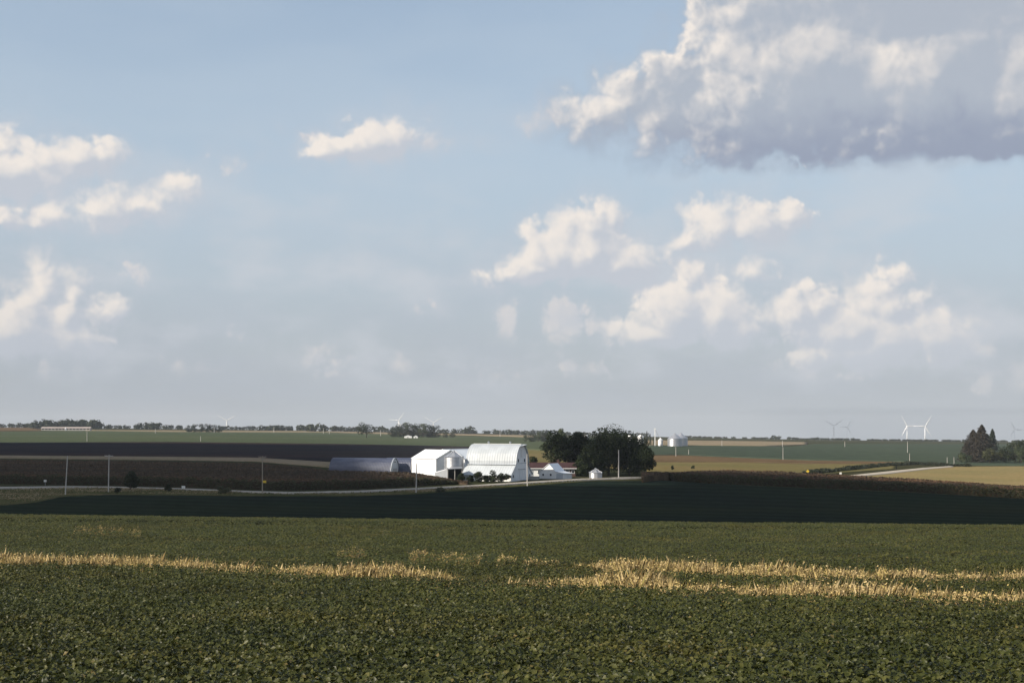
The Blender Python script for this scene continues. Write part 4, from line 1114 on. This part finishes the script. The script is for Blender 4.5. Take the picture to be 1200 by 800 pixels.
def sign(px, row, hpost, shape, size, m_, label, cat='road sign'):
    p = at(px, row, 0.0)
    s_ = thing('road_sign', p, 0, label, cat)
    MB().box((0, 0, hpost / 2 - .2), (.1, .1, hpost + .4)).build('post', M_iron, s_)
    mb = MB()
    if shape == 'diamond':
        k_ = size * .7
        mb.add([(0, -.08, hpost - k_), (k_, -.08, hpost), (0, -.08, hpost + k_), (-k_, -.08, hpost), (0, -.05, hpost - k_), (k_, -.05, hpost), (0, -.05, hpost + k_), (-k_, -.05, hpost)],
               [(0, 1, 2, 3), (7, 6, 5, 4), (0, 4, 5, 1), (1, 5, 6, 2), (2, 6, 7, 3), (3, 7, 4, 0)])
    else:
        mb.box((0, -.07, hpost), (size, .04, size * .8))
    mb.build('plate', m_, s_)
sign(946.5, 557.4, 1.7, 'diamond', .9, M_yellow, 'yellow diamond sign at the end of the dark weed row')
sign(985, 558.4, 1.3, 'plate', .8, M_signwhite, 'pale square sign where the lane meets the corn')
sign(53, 568.2, 1.3, 'plate', .8, M_signwhite, 'small pale sign by the road at far left')
sign(215, 573.4, 0.7, 'plate', 1.0, M_signwhite, 'low white marker by the road left of the small bush')

# =================================================================== trees
def crown_cards(name, H, Wd, zc, rz, nl, n, size, seed, material, squash=1.0, spiky=0.0):
    r = np.random.default_rng(seed)
    # limb clumps spread through the crown volume
    c = []
    while len(c) < nl:
        q = r.uniform(-1, 1, 3)
        if np.dot(q, q) < 1 and (np.linalg.norm(q) > 0.35 or len(c) < 2):
            c.append(q)
    c = np.array(c) * np.array([Wd / 2 * .78, Wd / 2 * .78, rz * .80])
    cr_ = Wd * r.uniform(.13, .24, nl)
    w_ = cr_ ** 2 / np.sum(cr_ ** 2)
    k = r.choice(nl, n, p=w_)
    d = r.normal(0, 1, (n, 3)); d /= np.linalg.norm(d, axis=1, keepdims=True)
    rad = cr_[k] * (0.55 + 0.5 * r.random(n) ** .6)
    P = c[k] + d * rad[:, None] * np.array([1, 1, .8])
    P[:, 2] += zc
    P[:, 2] = np.maximum(P[:, 2], H * 0.06)
    nrm = d * .9 + r.normal(0, .55, (n, 3)) + np.array([0, 0, .35])
    rnd = np.clip(.35 + .25 * r.normal(0, 1, n) * .6 + .25 * (r.random(nl)[k] - .5), 0, 1)
    return leaf_cards(name, P, size * (.7 + .6 * r.random(n)), nrm, r.random(n) * 6.28, .6 + .25 * r.random(n), material, rnd), c, cr_
def trunk_mesh(H, r0, clumps, zc, seed, nlimb=6):
    mb = MB(); rr_ = random.Random(seed)
    top = zc + H * .12
    mb.tube([(0, 0, -.6), (0.05 * H * rr_.uniform(-.3, .3), 0, H * .25), (0, .02 * H, top * .75), (0, 0, top)], [r0 * 1.25, r0, r0 * .7, r0 * .3], 8)
    for c in clumps[:nlimb]:
        z0 = min(max(zc + c[2] - H * .2, H * .16), top * .8)
        mb.tube([(0, 0, z0), (c[0] * .45, c[1] * .45, z0 + (zc + c[2] - z0) * .6), (c[0], c[1], zc + c[2])], [r0 * .5, r0 * .3, r0 * .1], 5)
    return mb.mesh('trunk', True)
def make_tree(H, Wd, seed, n, size, material, low=.12, nl=14, r0=None):
    zc = H * (low + 1) / 2; rz = H * (1 - low) / 2
    me, c, _ = crown_cards('crown', H, Wd, zc, rz, nl, n, size, seed, material)
    tm = trunk_mesh(H, r0 or H * .022, c, zc, seed); tm.materials.append(M_bark)
    return me, tm
def make_conifer(H, Wd, seed, n, size, material):
    r = np.random.default_rng(seed)
    t = r.random(n) ** .75
    z = H * (.06 + .94 * t)
    lay = np.floor(t * 16) / 16
    rad = Wd / 2 * (1 - t) ** .85 * (.55 + .5 * r.random(n)) * (.8 + .45 * np.sin(t * 16 * 6.28) ** 2) + .1
    a = r.random(n) * 6.28
    rad *= 1 + .30 * np.sin(a * 5 + lay * 40) + .22 * np.sin(t * 9 + a * 2 + seed)
    P = np.stack([np.cos(a) * rad, np.sin(a) * rad, z - rad * .18], 1)
    nrm = np.stack([np.cos(a), np.sin(a), .8 + 0 * a], 1) + r.normal(0, .45, (n, 3))
    me = leaf_cards('crown', P, size * (.7 + .6 * r.random(n)), nrm, a, .4 + .2 * r.random(n), material, np.clip(.3 + .3 * r.normal(0, 1, n) * .6, 0, 1))
    mb = MB().tube([(0, 0, -.6), (0, 0, H * .5), (0, 0, H * .97)], [H * .018, H * .012, H * .002], 7)
    tm = mb.mesh('trunk', True); tm.materials.append(M_bark)
    return me, tm
def place_tree(name, mesh, p, rz, label, scale=1.0, group=None, cat='tree'):
    t = thing(name, p, rz, label, cat, group, scale)
    link('crown', mesh[0], t); link('trunk', mesh[1], t)
    return t
M_leaf = leaf_mat('deciduous_leaf', [(0.010, 0.017, 0.006), (0.019, 0.028, 0.009), (0.030, 0.042, 0.014), (0.050, 0.062, 0.022)], trans=0.2, rough=0.6, spec=0.15)
M_leaf2 = leaf_mat('grey_green_leaf', [(0.030, 0.044, 0.018), (0.050, 0.068, 0.028), (0.080, 0.096, 0.040), (0.11, 0.12, 0.055)], trans=0.25)
M_leaf3 = leaf_mat('olive_leaf', [(0.028, 0.036, 0.012), (0.050, 0.056, 0.020), (0.085, 0.085, 0.034), (0.12, 0.10, 0.05)], trans=0.25)
M_needle = leaf_mat('needles', [(0.012, 0.020, 0.010), (0.020, 0.032, 0.015), (0.036, 0.048, 0.024)], trans=0.1)
M_needle_b = leaf_mat('bronze_needles', [(0.024, 0.020, 0.014), (0.042, 0.034, 0.024), (0.065, 0.050, 0.036)], trans=0.1)

m_ = 0.30
farm_trees = [  # px, depth, crown width px, total height px at that depth, lowest crown share, label
    (652, 512, 40, 50, .20, 'tall dark tree behind the farmhouse roof, leftmost of the big farm trees'),
    (676, 520, 44, 50, .16, 'dark spreading tree between the farmhouse and the largest tree'),
    (713, 505, 64, 58, .06, 'largest dark round tree, in the middle of the farm grove'),
    (738, 512, 48, 50, .05, 'dark bushy tree just right of the largest one'),
    (752, 500, 34, 36, .02, 'low dark tree at the right end of the farm grove'),
    (694, 498, 36, 34, .04, 'low dark tree behind the squat bin'),
    (684, 494, 26, 24, .03, 'small dark tree overhanging the right end of the farmhouse'),
]
for i, (px, d, w, h, low, lab) in enumerate(farm_trees):
    k = d / F
    place_tree('oak_tree', make_tree(h * k, w * k, 100 + i, 9500 if w > 40 else 6000, .62, M_leaf, low, nl=44 if w > 40 else 30), gp(px, d), i * 1.3, lab)
place_tree('yard_tree', make_tree(7.0, 5.0, 131, 1400, .5, M_leaf, .1, nl=12), gp(622, 520), 0, 'small dark tree rising behind the farmhouse beside the barn')
for i, (px, d, w, h, lab) in enumerate([(656, 760, 22, 43, 'pale grey-green tree crown rising above the leftmost dark farm tree'), (685, 860, 18, 28, 'pale round tree crown seen between the dark farm trees'), (667, 800, 16, 26, 'grey-green tree low behind the dark farm trees')]):
    k = d / F
    place_tree('ash_tree', make_tree(h * k, w * k, 140 + i, 4500, .8, M_leaf2, .05, nl=26), gp(px, d), i, lab)
# roadside trees and bushes
place_tree('roadside_tree', make_tree(6.2, 5.0, 150, 2600, .42, M_leaf, .0, nl=14), gp(152.5, 402), 0, 'dense dark little tree by the road at the left')
def bush(px, row, wpx, hpx, label, mt=None, seed=0, d=None, group=None, n=900):
    p = at(px, row, 0) if d is None else gp(px, d)
    k = p[1] / F
    place_tree('shrub', make_tree(hpx * k, wpx * k, seed, n, .38, mt or M_leaf, -.1, nl=9, r0=.06), p, seed, label, cat='shrub', group=group)
bush(262, 579, 16, 11, 'rounded bush on the road bank left of the tan pole', M_leaf3, 160)
bush(197, 576, 9, 9, 'small dark bush by the road right of the roadside tree', M_leaf, 161)
bush(138, 578, 8, 7, 'low dark bush at the foot of the roadside tree', M_leaf, 162)
bush(516, 576.5, 14, 5, 'low olive bush on the bank below the white shed', M_leaf3, 163)
for i, (px, w, h, lab) in enumerate([(541, 12, 11, 'small dark shrub at the left corner of the barn wing'), (551, 9, 9, 'smallest shrub along the barn wing'), (562, 17, 14, 'rounded dark shrub left of centre before the barn'), (579, 20, 15, 'largest dark shrub in front of the barn'), (590, 16, 12, 'dark shrub right beside the largest one before the barn'), (570, 12, 9, 'low dark shrub between the two big ones')]):
    bush(px, 562, w, h, lab, M_leaf, 170 + i, d=452 if px > 545 else 455, n=1200)
bush(812, 548, 6, 5, 'tiny dark bush on the golden field, left of two', M_leaf, 180, d=620, n=300)
bush(788, 553, 5, 6, 'tiny dark bush at the edge of the golden field, right of the farm trees', M_leaf, 181, d=590, n=300)

# distant groves: one crown mesh of each kind shared by the trees of a grove
far_kinds = [make_tree(16, 14, 200 + i, 900, 1.2, M_leaf3 if i == 2 else M_leaf2 if i == 1 else M_leaf, -.12, nl=18) for i in range(4)]
far_con = [make_conifer(18, 7.5, 210 + i, 1400, 1.0, M_needle) for i in range(2)] + [make_conifer(18, 8.5, 215, 1600, 1.0, M_needle_b)]
def grove(items, label, group, kinds, name='grove_tree'):
    order = ['leftmost', 'second from the left', 'third from the left', 'fourth from the left', 'fifth from the left', 'sixth from the left', 'seventh from the left', 'rightmost']
    for i, (px, d, hpx, wf) in enumerate(items):
        k = d / F; s_ = hpx * k / 16.0
        lab = label + ', ' + (order[i] if i < len(items) - 1 else 'rightmost')
        place_tree(name, kinds[i % len(kinds)], gp(px, d), i * 2.1, lab, (s_ * wf, s_ * wf, s_), group)
place_tree('lone_tree', make_tree(19, 22, 230, 1500, 1.1, M_leaf, .18, nl=15), gp(429.5, 1700), 0, 'lone ragged tree with gaps on the horizon left of the central grove', (19 * 1700 / F / 19 * 1.0, 19 * 1700 / F / 19 * 1.0, 19 * 1700 / F / 19))
grove([(461, 1850, 14, 1.0), (468, 1840, 17, 1.0), (475, 1850, 18, 1.0), (482, 1840, 18, 1.0), (489, 1850, 18, 1.0), (496, 1840, 17, 1.0), (503, 1850, 17, 1.1), (509, 1850, 16, 1.1)], 'round dark tree of the thick central grove', 'trees of the central grove', [far_kinds[0], far_kinds[3], far_kinds[1]])
grove([(221, 2240, 9, 1.2), (228, 2200, 10.5, 1.1), (236, 2240, 11, 1.1), (244, 2200, 11, 1.1), (251, 2240, 10, 1.1), (257, 2240, 9, 1.2)], 'dark tree in the low grove below the leftmost turbine', 'trees of the left far grove', [far_kinds[0], far_kinds[3]])
grove([(617, 1560, 8, 1.4), (624, 1540, 11, 1.1), (631, 1560, 12, 1.0), (637, 1540, 13, 1.0), (643, 1560, 12, 1.0)], 'grey-green tree in the clump left of the dark farm trees', 'trees of the clump behind the barn', [far_kinds[1], far_kinds[0]])
grove([(742, 1380, 15, .5), (752, 1380, 13, .5), (758, 1385, 15, .55), (762, 1380, 12, .5), (766.5, 1385, 10, .5)], 'slim dark tree beside the far white silos', 'trees at the far bin yard', [far_con[0], far_con[1]])
grove([(522, 1900, 7, 1.3), (530, 1900, 8, 1.3)], 'low olive tree right of the central grove', 'low olive trees on the horizon', [far_kinds[2]])
# conifers and broadleaf trees at the right edge
rt = [(1140.5, 930, 38, 1.8, far_con[2], 'bronze-green spruce, leftmost of the tall spruces at the right edge'), (1150.5, 925, 44, 1.6, far_con[2], 'tallest bronze spruce in the group at the right edge'), (1163, 935, 39, 1.15, far_con[0], 'slim dark spruce standing apart at the right edge'),
      (1133, 920, 25, 1.7, far_con[2], 'small bronze spruce at the left end of the conifers'), (1157, 945, 33, 1.6, far_con[0], 'dark spruce half hidden behind the tallest one'),
      (1145.5, 910, 34, 1.7, far_con[2], 'shorter bronze spruce between the two tall ones')]
for i, (px, d, h, wf, k_, lab) in enumerate(rt):
    s_ = h * d / F / 18
    place_tree('spruce_tree', k_, gp(px, d), i, lab, (s_ * wf, s_ * wf, s_))
for i, (px, d, h, w, lab) in enumerate([(1132, 905, 12, 16, 'low dark bush at the left foot of the spruces'), (1160, 890, 18, 26, 'rounded green tree in front of the spruces'), (1178, 895, 19, 24, 'rounded olive tree right of the spruces'), (1197, 890, 20, 26, 'olive green tree cut by the right picture edge'), (1190, 960, 32, 26, 'dark taller tree with ragged top near the right edge')]):
    k = d / F
    place_tree('broadleaf_tree', make_tree(h * k, w * k, 240 + i, 1800, .85, [M_leaf2, M_leaf3, M_leaf][i % 3] if i != 4 else M_leaf, .02, nl=14), gp(px, d), i, lab)

# far-off woods along the horizon that read as one mass
def wood(segs, label, material, seed, gaps=0.12):
    r = np.random.default_rng(seed)
    P = []; S = []; N = []
    for (x0, x1, d, top0, top1) in segs:
        step = 0.0022 * d
        nx = max(3, int((x1 - x0) / F * d / step))
        for i in range(nx):
            f = (i + r.random()) / nx
            if r.random() < gaps:
                continue
            px = x0 + (x1 - x0) * f
            dd = d + r.normal(0, 25)
            g = gp(px, dd)
            want = (YH - (top0 + (top1 - top0) * f)) / F * dd - g[2]
            h = max(want, 3.0) * r.uniform(.72, 1.08)
            w_ = max(h * r.uniform(1.1, 2.0), 11.0)
            m__ = 60
            q = r.normal(0, 1, (m__, 3)); q /= np.linalg.norm(q, axis=1, keepdims=True); q *= (.5 + .5 * r.random((m__, 1)))
            P.append(np.array([g[0], dd, g[2] + h * .46]) + q * np.array([w_ / 2, w_ / 2, h * .54]))
            N.append(q + np.array([0, 0, .3])); S.append(np.full(m__, max(w_ * .26, 1.2)))
    P = np.concatenate(P); N = np.concatenate(N); S = np.concatenate(S); n = len(P)
    me = leaf_cards('distant_wood', P, S * (.7 + .6 * r.random(n)), N + r.normal(0, .3, (n, 3)), r.random(n) * 6.28, .7 + .2 * r.random(n), material, np.clip(.3 + r.normal(0, .2, n), 0, 1))
    tag(link('distant_wood', me), label, 'wood', kind='stuff')
wood([(-120, 40, 2900, 495.5, 495.5), (40, 116, 2700, 490.8, 491.8), (116, 156, 2900, 497.4, 498), (156, 192, 2700, 494.2, 495), (192, 218, 2800, 497, 497.5)], 'low dark wood along the far left horizon', M_leaf, 301)
wood([(258, 300, 2900, 498.5, 499), (300, 360, 2800, 498, 497.5), (360, 380, 2600, 495.5, 496.5), (380, 420, 2800, 498.5, 499), (440, 460, 2700, 499.5, 500)], 'low dark wood on the horizon between leftmost turbine and lone tree', M_leaf, 302)
wood([(514, 545, 2800, 502, 501.5), (545, 553, 2700, 499.5, 500.5), (553, 592, 2800, 504, 503), (592, 614, 2700, 502.5, 503.5), (614, 660, 2800, 503, 504), (660, 760, 2800, 505, 507)], 'low grey wood on the horizon above the barn', M_leaf, 303)
wood([(800, 850, 2950, 511.5, 512), (850, 905, 2950, 513, 513), (905, 935, 2900, 509.5, 512), (935, 950, 2950, 514, 514), (950, 965, 2900, 512, 513), (965, 1000, 2900, 513.5, 513), (1000, 1060, 2900, 514, 515), (1060, 1130, 2850, 514.5, 515), (1130, 1300, 2850, 515.5, 516)], 'thin dark wood along the far right horizon', M_leaf, 304)

# =================================================================== wind turbines
def turbine(px, hub_row, d, blade_px, rot, label, yaw=0.0):
    x = (px - 600) / F * d
    zg = float(ground(x, d)); zh = (YH - hub_row) / F * d
    th_ = zh - zg; B = blade_px / F * d
    t = thing('wind_turbine', (x, d, zg), yaw, label, 'wind turbine', 'wind turbines on the horizon')
    k = min(max(1.0, d * .55 / F / 1.9), 1.3)
    MB().tube([(0, 0, -1), (0, 0, th_ * .5), (0, 0, th_)], [2.3 * k, 1.8 * k, 1.3 * k], 14).build('tower', M_turb, t, True)
    na_ = MB(); na_.box((0, 1.6, th_ + 1.2), (3.4, 9.5, 3.6)); na_.build('nacelle', M_turb, t)
    hb = MB().lathe((0, 0, 0), [(1.9, 0), (1.8, 1.2), (1.1, 2.2), (.2, 2.7)], 16)
    hb.v = [(x_, -3.2 - z_, th_ + 1.2 + y_) for x_, y_, z_ in hb.v]
    hub = hb.build('hub', M_turb, t, True)
    for i in range(3):
        a = R(rot) + i * 2 * math.pi / 3
        ca, sa = math.cos(a), math.sin(a)
        # tapered blade, widest a fifth of the way out; u along the blade, v across it, w its thickness
        prof = [(.02, 1.0, 1.0), (.10, 1.3, .9), (.20, 2.0, .7), (.45, 1.5, .5), (.75, .9, .35), (1.0, .3, .15)]
        vs = []
        for u, c_, t_ in prof:
            c2 = c_ * B / 42 * k * 1.9; t2 = t_ * B / 42
            for v_, w_ in ((-c2 * .35, 0), (0, -t2), (c2 * .65, 0), (0, t2)):
                X = sa * u * B + ca * v_; Z = ca * u * B - sa * v_
                vs.append((X, -4.4 + w_, th_ + 1.2 + Z))
        fs_2 = [(j * 4 + q, j * 4 + (q + 1) % 4, (j + 1) * 4 + (q + 1) % 4, (j + 1) * 4 + q) for j in range(5) for q in range(4)] + [(3, 2, 1, 0), (20, 21, 22, 23)]
        MB().add(vs, fs_2).build('blade', M_turb, t, True)
    return t
turbine(266, 493.0, 4600, 12.5, -60, 'leftmost white wind turbine with two raised blades above the horizon')
turbine(467, 493.0, 4500, 12.0, 35, 'white wind turbine rising over the left part of the central grove')
turbine(508, 495.2, 4600, 12.0, 60, 'white wind turbine over the right part of the central grove')
turbine(1063, 499.3, 5400, 14.0, -31, 'left one of the pair of bright turbines on the right')
turbine(1084, 499.6, 5300, 14.5, 30, 'right one of the pair of bright turbines on the right')
turbine(977, 498.6, 12500, 13.0, -62, 'faint grey turbine left of the bright pair')
turbine(993, 500.3, 13000, 9.0, -92, 'fainter small turbine right beside the faint grey one')
turbine(1189, 503.0, 14200, 12.0, -28, 'faint turbine behind the dark tree at the right edge')

# =================================================================== drifting clouds above the left that shade the valley
def shade_cloud(poly, zbase, thick, label, cell=14.0, zg=-18.0, seed=1, edge=26.0, wob=22.0):
    """flat-based cloud whose shadow falls on the polygon of ground (x, y)"""
    poly = np.array(poly, float)
    t = (zbase - zg) / sd[2]
    shift = sd[:2] * t
    mn, mx_ = poly.min(0) - 60, poly.max(0) + 60
    nx, ny = int((mx_[0] - mn[0]) / cell) + 1, int((mx_[1] - mn[1]) / cell) + 1
    X, Y = np.meshgrid(np.linspace(mn[0], mx_[0], nx), np.linspace(mn[1], mx_[1], ny), indexing='ij')
    inside = np.zeros(X.shape, bool); dist = np.full(X.shape, 1e9)
    n = len(poly)
    for i in range(n):
        a, b = poly[i], poly[(i + 1) % n]
        cond = ((a[1] > Y) != (b[1] > Y)) & (X < (b[0] - a[0]) * (Y - a[1]) / (b[1] - a[1] + 1e-9) + a[0])
        inside ^= cond
        ab = b - a; tt_ = np.clip(((X - a[0]) * ab[0] + (Y - a[1]) * ab[1]) / (ab @ ab), 0, 1)
        dist = np.minimum(dist, np.hypot(X - a[0] - tt_ * ab[0], Y - a[1] - tt_ * ab[1]))
    s_ = np.where(inside, dist, -dist) + wob * (vnoise(X + 5000, Y + 5000, seed, 70.0) - .5) + wob * .5 * (vnoise(X + 5000, Y + 5000, seed + 1, 24.0) - .5)
    T = np.clip(s_ / edge, 0, 1) ** .6 * thick * (.55 + .9 * vnoise(X + 5000, Y + 5000, seed + 2, 60.0))
    live = s_ > 0
    idm = np.arange(X.size).reshape(X.shape)
    bot = np.stack([X + shift[0], Y + shift[1], np.full(X.shape, zbase) - T * .12], -1).reshape(-1, 3)
    topv = np.stack([X + shift[0], Y + shift[1], zbase + np.maximum(T, .15)], -1).reshape(-1, 3)
    cellm = live[:-1, :-1] & live[1:, :-1] & live[1:, 1:] & live[:-1, 1:]
    a, b, c, d = idm[:-1, :-1][cellm], idm[1:, :-1][cellm], idm[1:, 1:][cellm], idm[:-1, 1:][cellm]
    N_ = X.size
    F1 = np.stack([a + N_, b + N_, c + N_, d + N_], -1); F2 = np.stack([d, c, b, a], -1)
    e = np.concatenate([np.stack([a, b], -1), np.stack([b, c], -1), np.stack([c, d], -1), np.stack([d, a], -1)])
    key = {}
    for p_, q_ in e.tolist():
        key[(p_, q_)] = 1
    sides = [(p_, q_, q_ + N_, p_ + N_) for (p_, q_) in key if (q_, p_) not in key]
    co = np.concatenate([bot, topv]); fs = np.concatenate([F1, F2, np.array(sides)])
    used = np.unique(fs); remap = np.zeros(len(co), int); remap[used] = np.arange(len(used))
    me = np_mesh('cloud', co[used], remap[fs], M_cloud, k=4)
    o = link('cloud', me)
    tag(o, label, 'cloud', kind='stuff')
    return o
M_cloud = bpy.data.materials.new('cloud_vapour'); M_cloud.use_nodes = True
tcl = NT(M_cloud.node_tree)
tcl.n.remove(tcl.n['Principled BSDF'])
pv = tcl.node('ShaderNodeVolumePrincipled'); pv.inputs['Color'].default_value = (1, 1, 1, 1); pv.inputs['Density'].default_value = 0.9; pv.inputs['Anisotropy'].default_value = 0.4
tcl.l.new(pv.outputs[0], tcl.n['Material Output'].inputs['Volume'])
ALT = 520.0
shade_cloud([(-620, 205), (-200, 200), (100, 206), (260, 214), *[tuple(at(a_, b_, 2.3)[:2]) for a_, b_ in ((1430, 587), (1200, 574), (1100, 567), (1000, 560.6), (930, 556), (850, 553), (800, 554.6))], (70, 560), (52, 566), (22, 548), (22, 516), (36, 502), (42, 470), (40, 428), (-26, 426), (-38, 462), (-39, 520), (-64, 548),
             (-62, 700), (-60, 1000), (-70, 1240), (-300, 1300), (-700, 1300), (-820, 800)], ALT, 5.0, 'flat-based cloud drifting high over the valley on the left', seed=71, cell=8.0, wob=9.0, edge=16.0)

HI = gp(1080, 12600)
shade_cloud([(HI[0] - 1300, 11000), (HI[0] + 1700, 11000), (HI[0] + 1700, 14500), (HI[0] - 1300, 14500)], 5200.0, 20.0, 'high flat cloud far to the left that shades the faint turbines', cell=80.0, zg=0.0, seed=81, edge=120.0, wob=120.0)

# =================================================================== haze
HZ = 0.000065
if HZ:
    hz = MB().box((0, 0, 0), (1, 1, 1))
    zlo, zhi = float(gz.min()) - 2.0, 150.0
    M_haze = bpy.data.materials.new('summer_haze'); M_haze.use_nodes = True
    th_ = NT(M_haze.node_tree); th_.n.remove(th_.n['Principled BSDF'])
    pvh = th_.node('ShaderNodeVolumePrincipled'); pvh.inputs['Color'].default_value = (0.68, 0.735, 0.81, 1); pvh.inputs['Density'].default_value = HZ; pvh.inputs['Anisotropy'].default_value = 0.0
    th_.l.new(pvh.outputs[0], th_.n['Material Output'].inputs['Volume'])
    hz.v = [(x * 46000, y * 46000, (zlo + zhi) / 2 + z * (zhi - zlo)) for x, y, z in hz.v]
    tag(hz.build('haze', M_haze), 'thin summer haze over the fields', 'haze', kind='stuff')
